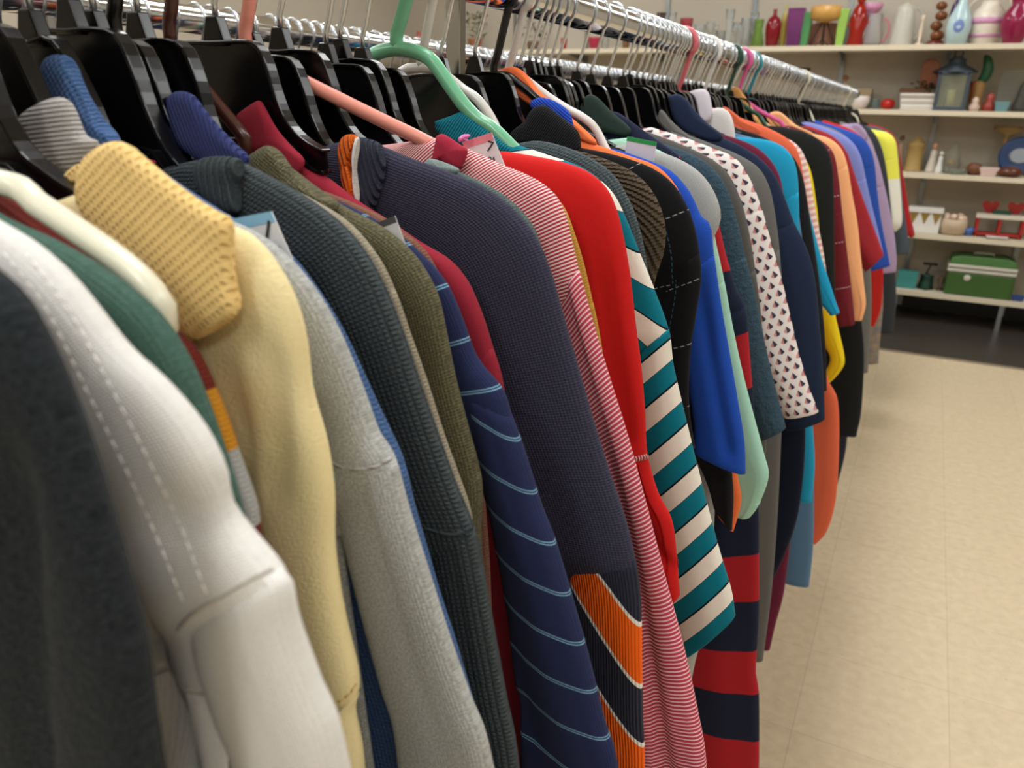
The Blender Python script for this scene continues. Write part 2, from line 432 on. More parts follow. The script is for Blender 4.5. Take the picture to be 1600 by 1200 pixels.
def black_hanger(name, Y, label, group=None, letter=None, arms=1.0, mat=None, x=RX, low=0.0, cut=None, YG=None):
    mat = mat or BLACKP
    h = empty(name, (x, Y, RZ), label, 'hanger', group)
    z0 = PZ - low
    MB().tube(hook_pts(x, Y, base=z0 + 0.012), 0.0020, 8).build('hook', WIRE, h)
    E = hanger_edge(arms)
    if x == RX: E = arm_under(E, z0, YG or Y)
    if cut: E = spline([tuple(e) for e in E if e[0] < cut], 30)
    fl = MB(); web = MB()
    full = np.vstack([E[::-1] * np.array([-1, 1]), E[1:]])
    fl.ribbon([(x + a, Y, z0 + b) for a, b in full], 0.0085, 0.0022)
    # lower edge: runs below the upper one, straight across under the plate
    lowr = [(a, (b - 0.014) if a > 0.06 else min(b - 0.014, -0.056)) for a, b in E[::3]] + [(E[-1][0], E[-1][1] - 0.012)]
    lw = spline([(-a, b) for a, b in lowr[:0:-1]] + lowr, 60)
    fl.ribbon([(x + a, Y, z0 + b) for a, b in lw], 0.0085, 0.0022)
    poly = [(x + a, z0 + b) for a, b in full] + [(x + a, z0 + b) for a, b in lw[::-1]]
    web.prism(poly, Y - 0.0010, Y + 0.0010)
    web.build('web', mat, h); fl.build('rim', mat, h, bevel=0.0008)
    MB().prism([(x - 0.010, z0 - 0.002), (x + 0.010, z0 - 0.002), (x + 0.0045, z0 + 0.015), (x - 0.0045, z0 + 0.015)], Y - 0.0038, Y + 0.0038).build('neck', mat, h, bevel=0.001)
    if letter:
        MB().prism([(x - 0.002, z0 + 0.0), (x + 0.022, z0 + 0.0), (x + 0.015, z0 + 0.028), (x + 0.001, z0 + 0.028)], Y - 0.0075, Y - 0.0052).build('size_clip', mat, h, bevel=0.0008)
        add_text('size_letter', letter, (x + 0.006, Y - 0.0079, z0 + 0.008), 0.014, plastic('size_ink', 'd8d8d8', 0.5), h, spin=-0.1)
    return h

def add_text(name, txt, loc, size, mat, parent, spin=0.0, rot=None):
    cu = bpy.data.curves.new(name, 'FONT'); cu.body = txt; cu.size = size; cu.extrude = 0.0001; cu.align_x = 'LEFT'; cu.resolution_u = 3
    t = bpy.data.objects.new('tmp', cu); COL.objects.link(t)
    me = bpy.data.meshes.new_from_object(t.evaluated_get(bpy.context.evaluated_depsgraph_get()))
    bpy.data.objects.remove(t); me.materials.clear(); me.materials.append(mat)
    o = bpy.data.objects.new(name, me); COL.objects.link(o)
    o.rotation_euler = rot or (math.pi / 2, spin, 0); o.parent = parent; o.location = Vector(loc) - parent.location
    return o

def at_yaw(px, py, Y0, m, x=RX):
    Y = Y0
    for _ in range(12):
        X, Z = at(px, py, Y); Y = Y0 + m * (X - x)
    return X, Z

def tube_hanger(name, Y, label, mat, px=None, r=0.0048, x=RX, drop=0.0, YG=None, yaw=0.0, rest=True, reach=0.17):
    """one-piece tubular plastic hanger: hook, two sloping arms and a bottom bar"""
    h = empty(name, (x, Y, RZ), label, 'hanger')
    z0 = PZ - 0.004 - drop
    if px:
        W = [at_yaw(a, b, Y, yaw) for a, b in px]
        P0 = [(0.0, W[0][1] - z0 + 0.001)] if W[0][0] - x > 0.004 else []
        E = spline(P0 + [(max(0, a - x), b - z0) for a, b in W], 40)
        if YG and rest:
            S = SHOULDER[YG]; ex = E[-1][0]; more = [(p[0] - x, p[1] - z0 - 0.014) for p in S if ex + 0.02 < p[0] - x < reach and p[1] > S[0][1] - 0.11]
            if more: E = spline(list(E[::5]) + more[::6] + [more[-1]], 50)
    else:
        E = spline([(0.0, 0.004), (0.018, 0.002), (0.040, -0.012), (0.075, -0.030), (0.13, -0.052), (0.185, -0.077)], 40)
        E = arm_under(E, z0, YG or Y, clear=0.0115, reach=reach)
    a, b = E[-1]
    end = [(a + 0.004, b - 0.005), (a + 0.004, b - 0.011), (a - 0.004, b - 0.016)]
    right = list(map(tuple, E)) + end
    loop = [(-p, q) for p, q in right[::-1]] + right[1:] + [(a * 0.5, b - 0.017)] + [(0, b - 0.017), (-a * 0.5, b - 0.017)]
    MB().tube([(x + p, Y + yaw * max(0, p), z0 + q) for p, q in loop], r, 12, closed=True).build('frame', mat, h)
    MB().tube(spline(hook_pts(x, Y, r=0.0235, base=z0 + E[0][1]), 40), r * 0.95, 12).build('hook', mat, h)
    return h

# ------------------------------------------------------------------ cloth
def press(V, Y, creases):
    """push the near side of the cloth back along folds: (line in px, depth, width)"""
    V = np.array(V, float); front = V[:, 1] < Y + 0.0005
    for line, dep, wid in creases:
        P = spline([at(a, b, Y) for a, b in line], 40); Q = V[:, (0, 2)]
        best = np.full(len(V), 9.0); tt = np.zeros(len(V))
        for k in range(len(P) - 1):
            a, b = P[k], P[k + 1]; ab = b - a; t = np.clip(((Q - a) @ ab) / (ab @ ab), 0, 1); d = np.linalg.norm(Q - (a + t[:, None] * ab), axis=1)
            m = d < best; best[m] = d[m]; tt[m] = (k + t[m]) / (len(P) - 1)
        fade = np.minimum(1, np.minimum(tt / 0.25 + 0.02, 1.0))
        V[front, 1] += (dep * np.exp(-(best / wid) ** 2) * fade)[front]
    return [tuple(p) for p in V]

from mathutils.bvhtree import BVHTree
def seam_on(root, line, r, mat, name='stitching', dash=None, lift=0.0):
    """a thread or seam that lies on the cloth of root along a line seen at the pixels given"""
    trees = []
    for o in [c for c in root.children if c.type == 'MESH'] + [g for c in root.children for g in c.children if g.type == 'MESH']:
        me = o.data; trees.append(BVHTree.FromPolygons([v.co for v in me.vertices], [p.vertices for p in me.polygons]))
    cam_o = Vector((0, 0, EYE)); pts = []
    for a, b in spline(line, 90):
        d = (RM @ Vector(((a - 800) / FPX, (600 - b) / FPX, -1.0))).normalized(); best = None
        for t in trees:
            h = t.ray_cast(cam_o, d)
            if h[0] is not None and (best is None or h[3] < best[0]): best = (h[3], h[0] - d * lift)
        if best: pts.append(best[1])
    if len(pts) < 4: return
    P = resample(np.array(pts), 120); mb = MB()
    if dash:
        L = np.linalg.norm(np.diff(P, axis=0), axis=1).sum(); n = max(4, int(L / dash)); Q = resample(np.array(pts), n * 3 + 1)
        for k in range(n): mb.tube(Q[3 * k:3 * k + 3], r, 6)
    else: mb.tube(P, r, 6)
    mb.build(name, mat, root)

def hfold(a, t, seed):
    return math.sin(a * 48 + seed + t * 1.3) * 0.6 + math.sin(a * 91 + seed * 2.1 - t * 2.0) * 0.4

def prof(d, T):
    """rise of the cloth from its folded edge: a round fold, then a slow swell"""
    r = 0.008
    a = math.sqrt(max(0, 1 - (1 - min(1, d / r)) ** 2)); b = min(1, d / 0.05); b = b * (2 - b)
    f = min(1, 0.0075 / T) * 0.8
    return f * a + (1 - f) * b

def sheet_solid(A, B, Tk, Y, s0=0.0, nk=14, fold=0.0, seed=0.0, hem=True, ybend=None, creases=()):
    """a flattened tube between an outer line A and an inner line B (x, z rows), half thickness Tk"""
    n = len(A); vs = []; uv = []; L = np.r_[0, np.cumsum(np.linalg.norm(np.diff(A, axis=0), axis=1))] + s0
    fr = [0.0, 0.004, 0.015, 0.035, 0.07, 0.11, 0.15, 0.19, 0.23, 0.27, 0.32, 0.37, 0.42, 0.47, 0.53, 0.60, 0.67, 0.75, 0.83, 0.90, 0.95, 0.98, 1.0]
    ring = [(f, -1) for f in fr] + [(f, 1) for f in fr[-2:0:-1]]
    m = len(ring)
    for i in range(n):
        a, b = A[i], B[i]; w = np.linalg.norm(b - a)
        yb = ybend[i] if ybend is not None else 0.0
        for f, sg in ring:
            p = a + (b - a) * f; d = w * f
            y = sg * Tk * prof(d, Tk) * (prof(w - d, Tk) if f > 0.3 else 1) * (1 - 0.10 * math.exp(-((L[i] - s0) / 0.004) ** 2))
            ff = fold * hfold(d, L[i], seed) * min(1, d / 0.03, (w - d) / 0.03) * min(1, (L[i] - s0) * 10 + 0.35)
            vs.append((p[0], Y + y + yb + ff, p[1])); uv.append((L[i], d))
    fs = [(i * m + k, i * m + (k + 1) % m, (i + 1) * m + (k + 1) % m, (i + 1) * m + k) for i in range(n - 1) for k in range(m)]
    mb = MB()
    if hem:      # turn the open end inwards
        base = (n - 1) * m; last = vs[base:base + m]; c = np.mean(np.array(last), 0)
        up = np.array([A[-3][0] - A[-1][0], 0, A[-3][1] - A[-1][1]]); up = up / (np.linalg.norm(up) + 1e-9) * 0.025
        for q, (sc, lift) in enumerate(((0.95, -0.03), (0.90, 1.0))):
            for k in range(m):
                p = c + (np.array(last[k]) - c) * sc + up * lift
                vs.append(tuple(p)); uv.append(uv[base + k])
            o = base + (q + 1) * m - m
            fs += [(o + k, o + (k + 1) % m, o + m + (k + 1) % m, o + m + k) for k in range(m)]
        o = base + 2 * m; fs.append(tuple(o + k for k in range(m)))
    else: fs.append(tuple((n - 1) * m + k for k in range(m)))
    fs.append(tuple(reversed(range(m))))
    if creases: vs = press(vs, Y, creases)
    mb.add(vs, fs, uv); return mb

def pillow(mb, P, Y, th, rings=7, rot=0.0, bulge=0.0, lean=0.0, dome=0.35, edge=0.012, zref=None):
    """a thick soft piece with outline P (x, z)"""
    P = np.array(P); n = len(P); c = P.mean(0); vs = []; uv = []
    cr, sr = math.cos(rot), math.sin(rot)
    zr = zref if zref is not None else c[1]
    def put(p, y):
        q = p - c; vs.append((p[0], Y + y + lean * (p[1] - zr) - bulge * (1 - min(1, (np.linalg.norm(q) / 0.08) ** 2)), p[1])); uv.append((q[0] * cr + q[1] * sr, -q[0] * sr + q[1] * cr))
    ks = [0, 0.04, 0.10, 0.2, 0.36, 0.6, 0.85]
    for sgn in (-1, 1):
        for k in ks:
            if sgn == 1 and k == 0: continue
            for p in P:
                d = np.linalg.norm(p - c) * k
                y = sgn * th * math.sqrt(max(0, 1 - (1 - min(1, d / edge)) ** 2))
                put(p + (c - p) * k, y)
        put(c, sgn * th)
    R = len(ks); cf = R * n; b0 = cf + 1; fs = []
    for r in range(R - 1):
        fs += [(r * n + i, r * n + (i + 1) % n, (r + 1) * n + (i + 1) % n, (r + 1) * n + i) for i in range(n)]
    fs += [((R - 1) * n + i, (R - 1) * n + (i + 1) % n, cf) for i in range(n)]
    row = lambda r, i: i % n if r == 0 else b0 + (r - 1) * n + i % n
    for r in range(R - 1):
        fs += [(row(r, i), row(r + 1, i), row(r + 1, i + 1), row(r, i + 1)) for i in range(n)]
    fs += [(row(R - 1, i + 1), row(R - 1, i), b0 + (R - 1) * n) for i in range(n)]
    return mb.add(vs, fs, uv)

def px_poly(pts, Y, n=60, smooth=True):
    W = [at(a, b, Y) for a, b in pts]
    if smooth:
        return spline(W + [W[0]], n)[:-1]
    return resample(np.array(W + [W[0]]), n)[:-1]

SEEDS = random.Random(7)
def garment(name, label, cat, Y, pts, seam, mat, smat=None, T=0.012, seam_in=None, hem_in=None, hem_z=0.62, end_z=None, cuff=None, cuffmat=None,
            collar=(), fold=0.0035, width=None, side=None, sfold=None, neck=None, name_sleeve='sleeve', cont=True, parent_x=RX, group=None, sleeveT=None, piping=None, creases=(), seams=(), swide=0.13, ewide=0.10, yb=0.0):
    """a top hanging in the plane Y; pts: its right outline in the photograph from collar to cuff, seam: where the sleeve is set in"""
    smat = smat or mat
    W = np.array([at(a, b, Y) for a, b in pts])
    seed = SEEDS.random() * 20
    if end_z is not None and end_z < W[-1][1]:          # goes on below the frame of the photo
        d = W[-1] - W[-2]; d = d / np.linalg.norm(d)
        k = 3; z0 = W[-1][1]
        for i in range(1, k + 1):
            z = z0 + (end_z - z0) * i / k
            W = np.vstack([W, [W[-1][0] + (d[0] / max(0.2, -d[1])) * (z0 - end_z) / k * 0.5 ** i, z]])
    S = spline(W, 160)
    L = np.r_[0, np.cumsum(np.linalg.norm(np.diff(S, axis=0), axis=1))]
    # arc length of the seam point
    sp_ = W[seam]; j = int(np.argmin(np.linalg.norm(S - sp_, axis=1))) if seam is not None else len(S) - 1
    SHOULDER[Y] = S
    root = empty(name, (RX, Y, EYE), label, cat, group)
    top = S[:j + 1]
    nrm = None
    if seam is not None:
        t = S[min(j + 3, len(S) - 1)] - S[max(j - 3, 0)]; t /= np.linalg.norm(t)
        nin = np.array([t[1], -t[0]])
        if nin[0] > 0: nin = -nin
        vs_ = np.array(at(*seam_in, Y)) - S[j] if seam_in else nin * swide
        t2 = S[-1] - S[-6]; t2 /= np.linalg.norm(t2); n2 = np.array([t2[1], -t2[0]])
        if n2[0] > 0: n2 = -n2
        ve = np.array(at(*hem_in, Y)) - S[-1] if hem_in else n2 * ewide
    # ---- body: shoulder line, then the side seam down to the hem
    zneck = S[0][1]
    if seam is not None:
        arm = S[j] + vs_ * 0.8
        if side is not None: sd = [np.array(at(a, b, Y)) for a, b in side]
        else:
            bx = RX + (width or 0.235)
            sd = [np.array([min(arm[0], bx) + 0.0, arm[1] - 0.05]), np.array([bx - 0.02, (arm[1] + hem_z) / 2]), np.array([bx, hem_z])]
        mid = spline([arm] + sd, 40)
        m_ = int(np.searchsorted(L, L[j] + 0.035)); m_ = min(m_, len(S) - 2); under = []
        for q in range(j + 1, m_):
            tq = S[min(q + 2, len(S) - 1)] - S[q - 2]; tq /= np.linalg.norm(tq); nq = np.array([tq[1], -tq[0]]); nq = -nq if nq[0] > 0 else nq
            under.append(S[q] + nq * min(0.0016, 0.0004 * (q - j)))
        if under: top = np.vstack([top, under])
        O = np.vstack([top, top[-1] + vs_ * 0.45, mid])
    else: O = top
    bottom = O[-1]
    # centre-line
    nz = neck if neck is not None else zneck - 0.012
    first = np.array([[RX, nz], [RX + (S[0][0] - RX) * 0.55, nz + (zneck - nz) * 0.4]])
    half = np.vstack([first, O, [[RX + (bottom[0] - RX) * 0.5, bottom[1] - 0.004], [RX, bottom[1] - 0.006]]])
    jseam = (np.linalg.norm(np.diff(np.vstack([first, S[:j + 1]]), axis=0), axis=1).sum() + 0.004) if seam is not None else 9
    half = resample(half, 230 if Y < 0.6 else 120)
    LL = np.r_[0, np.cumsum(np.linalg.norm(np.diff(half, axis=0), axis=1))]
    slim = np.clip((LL - jseam) / 0.02, 0, 1) * 0.45
    HL = np.r_[0, np.cumsum(np.linalg.norm(np.diff(half, axis=0), axis=1))] - np.linalg.norm(first[0] - S[0])
    tt = np.linspace(0, 1, len(half))
    zc = nz - 0.03 + (bottom[1] + 0.02 - nz + 0.03) * tt
    ks = [0, 0.006, 0.02, 0.04, 0.065, 0.09, 0.12, 0.15, 0.18, 0.215, 0.25, 0.29, 0.33, 0.38, 0.43, 0.5, 0.6, 0.75, 1.0] if Y < 0.6 else [0, 0.006, 0.02, 0.05, 0.1, 0.18, 0.3, 0.5, 1.0]
    mb = MB()
    def grid(sgx):
        vs = []; uv = []
        n = len(half)
        for sg in (-1, 1):
            for ki, k in enumerate(ks):
                for i in range(n):
                    o = half[i]; c = np.array([RX, zc[i]]); q = o + (c - o) * k; d = np.linalg.norm(o - c) * k
                    y = sg * T * prof(d, T) * (1 - slim[i] * min(1, max(0, (0.15 - d) / 0.08)))
                    # folds run down from the shoulder
                    ax = (q[0] - RX)
                    fd = fold * hfold(ax, HL[i] * 0.6, seed) * min(1, max(0, d - 0.02) / 0.06) * min(1, max(0, zneck - q[1]) / 0.12)
                    y += fd + yb * max(0, zneck - q[1])
                    if d < 1e-9: y = yb * max(0, zneck - q[1])
                    vs.append((RX + sgx * (q[0] - RX), Y + y, q[1])); uv.append((HL[i], d))
        K = len(ks); fs = []
        for h in (0, 1):
            for r in range(K - 1):
                for i in range(n - 1):
                    a = (h * K + r) * n + i; fs.append((a, a + 1, a + n + 1, a + n))
        # weld the two edges at k=0 by faces is not needed: same positions, merged below
        mb.add(vs, fs, uv)
    grid(1); grid(-1)
    if creases: mb.v = press(mb.v, Y, creases)
    body = mb.build('body', mat, root)
    bm = bmesh.new(); bm.from_mesh(body.data); bmesh.ops.remove_doubles(bm, verts=bm.verts, dist=1e-5)
    bmesh.ops.recalc_face_normals(bm, faces=bm.faces[:]); bm.to_mesh(body.data); bm.free()
    if seam is not None:
        A = S[j:]; n = max(20, int(len(A) * (0.9 if Y < 0.6 else 0.45))); A = resample(A, n); t = np.linspace(0, 1, n)[:, None]; t = t * t * (3 - 2 * t) * 0.4 + t * 0.6
        V = vs_ * (1 - t) + ve * t; B = A + V
        B[:, 0] = np.maximum(B[:, 0], RX + 0.05)
        yy = [yb * max(0, zneck - a[1]) for a in A]
        Ts = (sleeveT or T * 1.0)
        nc = 0
        if cuff:
            LA = np.r_[0, np.cumsum(np.linalg.norm(np.diff(A, axis=0), axis=1))]
            nc = int(np.argmin(abs(LA - (LA[-1] - cuff))))
        for sgx in (1, -1):
            def mir(Q):
                Q = Q.copy(); Q[:, 0] = RX + sgx * (Q[:, 0] - RX); return Q
            AA, BB = mir(A), mir(B)
            if cuff:
                s = sheet_solid(AA[:nc + 1], BB[:nc + 1], Ts, Y, L[j], fold=sfold or fold, seed=seed, ybend=yy[:nc + 1], hem=True).build('sleeve', smat, root)
                cc = sheet_solid(AA[nc:] * 0.97 + BB[nc:] * 0.03, BB[nc:] * 0.97 + AA[nc:] * 0.03, Ts * 0.86, Y, L[j], fold=0.0005, seed=seed, ybend=yy[nc:])
                co = cc.build('cuff', cuffmat or smat, s); co.location = (0, 0, 0)
            else:
                sheet_solid(AA, BB, Ts, Y, L[j] if smat is mat else 0.0, fold=sfold or fold, seed=seed, ybend=yy, creases=creases if sgx == 1 else ()).build('sleeve', smat, root)
    for cdef in collar:
        build_collar(root, Y, **cdef)
    for sd_ in seams: seam_on(root, **sd_)
    return root

def build_collar(root, Y, poly, mat, dy=-0.006, th=0.005, rot=0.0, name='collar', lean=0.12, bulge=0.0, edge=0.008, smooth=True, label=None):
    P = px_poly(poly, Y + dy, 72, smooth)
    o = pillow(MB(), P, Y + dy, th, rot=rot, lean=lean, bulge=bulge, edge=edge).build(name, mat, root)
    if label: o['label'] = label
    return o

def price_tag(Y, poly, label, band, texts, pin=None, body='d9d9dc', bandfrac=0.22, bend=0.0):
    """thin card ticket: four corners given from top left round to bottom left"""
    Cn = [np.array(at(a, b, Y)) for a, b in poly]
    root = empty('price_tag', (Cn[0][0], Y, Cn[0][1]), label, 'price tag')
    def quad(mb, u0, u1, v0, v1, dy, t=0.0004):
        n = 8; vs = []; fs = []
        for sg in (0, 1):
            for i in range(n + 1):
                for j in range(2):
                    v = v0 + (v1 - v0) * i / n; u = (u0, u1)[j]
                    a = Cn[0] * (1 - u) + Cn[1] * u; b = Cn[3] * (1 - u) + Cn[2] * u; p = a * (1 - v) + b * v
                    vs.append((p[0], Y + dy + t * sg + bend * v * v, p[1]))
        m = 2 * (n + 1)
        for sg in (0, 1):
            for i in range(n):
                a = sg * m + 2 * i; fs.append((a, a + 1, a + 3, a + 2))
        for i in range(n):
            a = 2 * i; fs += [(a, a + 2, m + a + 2, m + a), (a + 1, m + a + 1, m + a + 3, a + 3)]
        fs += [(0, m, m + 1, 1), (2 * n, 2 * n + 1, m + 2 * n + 1, m + 2 * n)]
        mb.add(vs, fs, smooth=False)
    mb = MB(); quad(mb, 0, 1, 0, 1, 0); mb.build('card', plastic('tag_card_' + body, body, 0.6), root)
    mb = MB(); quad(mb, 0, 1, 0, bandfrac, -0.0003, 0.0003); mb.build('coloured_band', plastic('tag_band_' + band, band, 0.6), root)
    ux = Cn[1] - Cn[0]; ang = math.atan2(ux[1], ux[0])
    for txt, u, v, size, spin in texts:
        a = Cn[0] * (1 - u) + Cn[1] * u; b = Cn[3] * (1 - u) + Cn[2] * u; p = a * (1 - v) + b * v
        add_text('printing', txt, (p[0], Y - 0.0006, p[1]), size, plastic('tag_ink', '151515', 0.6), root, spin=-ang + spin)
    return root
# ------------------------------------------------------------------ the front row, nearest first
F = fabric
GARMENTS = []
def g_(*a, **k): GARMENTS.append((a, k))

charcoal = F('charcoal_fleece', '191d21', '303539', 'fleece', p=0.003, bump=0.6, heather=0.9)
g_('fleece_jacket', 'charcoal fleece jacket at the very front of the rail', 'jacket', 0.10,
   [(-560, 180), (-380, 235), (-180, 320), (-60, 395), (10, 450), (60, 535), (105, 640), (145, 760), (185, 900), (218, 1030), (242, 1200)], None, charcoal, T=0.012, end_z=0.62, fold=0.004,
   creases=[([(62, 620), (75, 760), (90, 900), (104, 1050), (115, 1200)], 0.007, 0.006)])
THREAD = plain('white_thread', 'f2efea', 0.8)
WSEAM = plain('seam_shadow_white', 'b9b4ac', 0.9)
white = F('white_twill', 'd6d4d0', 'e6e4e0', 'knit', p=0.0012, q=0.0011, bump=0.35, dist=0.0004, heather=0.5, yarn=0.1)
g_('shirt_jacket', 'white topstitched cotton jacket between the charcoal fleece and the green sweater', 'jacket', 0.135,
   [(-300, 215), (-150, 270), (0, 352), (50, 385), (100, 432), (145, 488), (190, 545), (250, 600), (310, 672), (345, 742), (352, 792), (385, 838), (428, 888), (447, 915), (458, 975), (500, 1090), (537, 1200)], 12, white, T=0.013,
   seam_in=(300, 962), end_z=0.60, fold=0.003,
   creases=[([(-40, 395), (30, 480), (90, 600), (150, 740), (205, 860), (255, 985)], 0.007, 0.005), ([(250, 985), (268, 1050), (285, 1120), (305, 1210)], 0.016, 0.005), ([(290, 800), (318, 790), (345, 780)], 0.003, 0.007)],
   seams=[dict(line=[(5, 395), (70, 480), (130, 600), (190, 720), (240, 830), (288, 945)], r=0.00028, mat=THREAD, dash=0.0042), dict(line=[(40, 395), (110, 490), (170, 600), (230, 715), (280, 820), (325, 935)], r=0.00028, mat=THREAD, dash=0.0042),
          dict(line=[(278, 985), (300, 960), (345, 932), (390, 906), (426, 888)], r=0.0007, mat=WSEAM, name='sleeve_seam')])
green = F('green_knit', '3a594b', '53736a', 'knit', p=0.0016, q=0.0014, bump=0.8, heather=0.7)
g_('sweater', 'forest green ribbed sweater behind the white jacket', 'sweater', 0.160,
   [(-230, 225), (-120, 268), (0, 338), (65, 368), (125, 400), (190, 445), (245, 495), (290, 565), (325, 650), (355, 740), (378, 830), (400, 950), (420, 1080), (440, 1200)], 9, green, T=0.010, end_z=0.60)
multi = F('maroon_mustard_stripe', '6b2a26', None, 'knit', p=0.0022, q=0.002, bump=0.5, heather=0,
          pat=('stripes', 0.30, 0.0, [(0, '6e2b24'), (0.5, '6e2b24'), (0.58, 'c98a2a'), (0.66, 'a9a9a8'), (0.76, '6e2b24')]))
g_('sweater', 'maroon, mustard and grey striped sweater on the near cream hanger', 'sweater', 0.182,
   [(-120, 210), (50, 330), (165, 415), (225, 468), (262, 512), (300, 545), (342, 635), (372, 720), (398, 795), (405, 860), (425, 980), (440, 1100), (450, 1200)], 9, multi, T=0.008, end_z=0.64)
yel = F('yellow_terry', 'ead69c', 'f2e3b4', 'fleece', p=0.0016, bump=0.35, heather=0.25)
yelc = F('yellow_pique', 'f6d795', 'e2b96c', 'holes', p=0.0024, q=0.0036, bump=0.8, dist=0.0010, heather=0.2, yarn=-0.30)
yelr = F('yellow_rib', 'f3d490', 'e5bd74', 'rib', p=0.0016, bump=0.6, heather=0.3)
g_('polo_shirt', 'pale yellow polo shirt with large perforated knit collar', 'polo shirt', 0.208,
   [(170, 285), (230, 308), (290, 328), (352, 350), (390, 368), (425, 408), (455, 462), (474, 530), (484, 610), (506, 690), (518, 770), (520, 860), (535, 960), (556, 1050), (558, 1085), (550, 1110), (560, 1160), (566, 1210)], 14, yel, T=0.011,
   seam_in=(495, 1130), end_z=0.62, neck=1.205, fold=0.0035,
   creases=[([(372, 540), (392, 620), (404, 700), (402, 800), (410, 900)], 0.006, 0.005), ([(432, 500), (448, 580), (456, 680), (455, 760)], 0.004, 0.005)],
   seams=[dict(line=[(505, 1100), (525, 1098), (545, 1085), (556, 1068)], r=0.0006, mat=yelc, name='cuff_seam')],
   collar=[dict(poly=[(118, 262), (126, 240), (150, 224), (176, 222), (196, 236), (230, 262), (290, 305), (330, 330), (356, 347), (362, 400), (372, 450), (381, 486), (352, 512), (315, 527), (285, 525), (260, 508), (215, 440), (165, 372), (130, 330), (117, 300)], mat=yelc, dy=-0.014, th=0.0045, rot=-0.95, edge=0.006),
           dict(poly=[(60, 288), (90, 280), (125, 255), (135, 285), (122, 312), (95, 302)], mat=yelc, dy=0.004, th=0.003, rot=-0.9, name='collar_stand')])
grey = F('grey_pique', '989a97', 'c0c2bf', 'knit', p=0.0014, q=0.0013, bump=0.7, dist=0.0005, heather=1.1, yarn=0.12)
greyc = F('grey_collar_rib', '9a9694', 'b3afab', 'rib', p=0.0020, bump=0.7, heather=0.6)
g_('polo_shirt', 'light heather grey polo shirt with blue ticket tucked behind its shoulder', 'polo shirt', 0.236,
   [(105, 215), (180, 262), (260, 305), (345, 340), (395, 362), (440, 395), (480, 440), (515, 495), (545, 560), (572, 630), (590, 680), (614, 716), (634, 790), (665, 890), (700, 1000), (735, 1100), (768, 1200)], 11, grey, T=0.012, seam_in=(512, 728), end_z=0.60, fold=0.003,
   seams=[dict(line=[(516, 722), (540, 733), (565, 733), (590, 728), (612, 716)], r=0.0007, mat=greyc, name='sleeve_seam')], creases=[([(505, 600), (520, 660), (530, 720)], 0.003, 0.006)],
   collar=[dict(poly=[(25, 210), (30, 180), (60, 158), (90, 152), (108, 168), (130, 210), (152, 225), (140, 262), (110, 275), (70, 278), (40, 262), (26, 240)], mat=greyc, dy=-0.008, th=0.004, rot=0.1),
           dict(poly=[(5, 182), (30, 172), (40, 200), (24, 222), (8, 205)], mat=greyc, dy=0.004, th=0.003, rot=0.1, name='collar_stand')])
blue = F('blue_fleck_knit', '34507f', '5673a0', 'knit', p=0.0028, q=0.0024, bump=0.8, heather=0.6)
g_('sweater', 'mid blue flecked knit sweater pressed behind the heather grey polo', 'sweater', 0.259,
   [(180, 215), (260, 275), (360, 340), (440, 388), (492, 450), (535, 520), (568, 590), (598, 655), (628, 720), (645, 790), (668, 870), (685, 930), (720, 1040), (760, 1200)], 8, blue, T=0.009, end_z=0.60,
   collar=[dict(poly=[(62, 100), (70, 86), (95, 86), (110, 110), (135, 150), (165, 195), (188, 222), (185, 250), (150, 240), (120, 215), (95, 170), (66, 150), (60, 125)], mat=blue, dy=-0.006, th=0.005, rot=-0.9)])
dgreen = F('slate_waffle', '30373b', '50595d', 'waffle', p=0.0030, q=0.0024, bump=0.9, dist=0.0012, heather=0.8, yarn=0.18)
dgreenr = F('slate_rib', '30373b', '4a5358', 'rib', p=0.0040, bump=1.0, dist=0.0018, heather=0.6)
g_('sweater', 'dark slate waffle knit sweater with ribbed neckband', 'sweater', 0.280,
   [(308, 250), (370, 252), (425, 278), (480, 310), (530, 348), (570, 395), (600, 450), (628, 520), (655, 600), (683, 680), (712, 760), (738, 822), (752, 880), (770, 980), (790, 1090), (810, 1200)], 11, dgreen, T=0.009, seams=[dict(line=[(665, 826), (690, 834), (715, 834), (738, 826)], r=0.0009, mat=dgreenr, name='sleeve_seam')], seam_in=(668, 838), end_z=0.56,
   collar=[dict(poly=[(306, 262), (312, 248), (345, 244), (372, 252), (374, 290), (376, 330), (365, 334), (335, 322), (318, 300), (308, 280)], mat=dgreenr, dy=-0.009, th=0.006, rot=-1.4)])
navyc = F('navy_rib', '2a3260', '39427a', 'ribu', p=0.0022, bump=0.9, dist=0.001, heather=0.5)
g_('polo_shirt', 'navy polo shirt of which the ribbed collar stands before the black hangers', 'polo shirt', 0.2930,
   [(330, 240), (400, 280), (470, 320), (530, 362), (572, 410), (600, 460), (625, 530), (650, 600), (675, 680), (700, 760)], 6, navyc, T=0.0035, end_z=0.72, fold=0.001,
   collar=[dict(poly=[(257, 152), (268, 143), (290, 145), (308, 163), (340, 198), (370, 228), (392, 250), (375, 266), (340, 262), (305, 245), (278, 226), (262, 192)], mat=navyc, dy=-0.001, th=0.004, rot=0.5)])
taupe = F('taupe_wool', '8a8170', 'a39a86', 'knit', p=0.0024, q=0.002, bump=0.5, heather=0.7)
g_('sweater', 'taupe wool sweater showing as a thin edge behind the slate waffle knit', 'sweater', 0.3045,
   [(262, 240), (322, 226), (370, 248), (430, 282), (490, 312), (545, 348), (588, 398), (615, 450), (640, 520), (668, 600), (690, 670), (715, 740), (735, 800), (745, 880), (755, 980)], 7, taupe, T=0.006, end_z=0.66,
   collar=[dict(poly=[(258, 240), (285, 232), (310, 222), (328, 228), (345, 246), (320, 262), (300, 262), (280, 256)], mat=taupe, dy=-0.004, th=0.004, rot=0.4)])
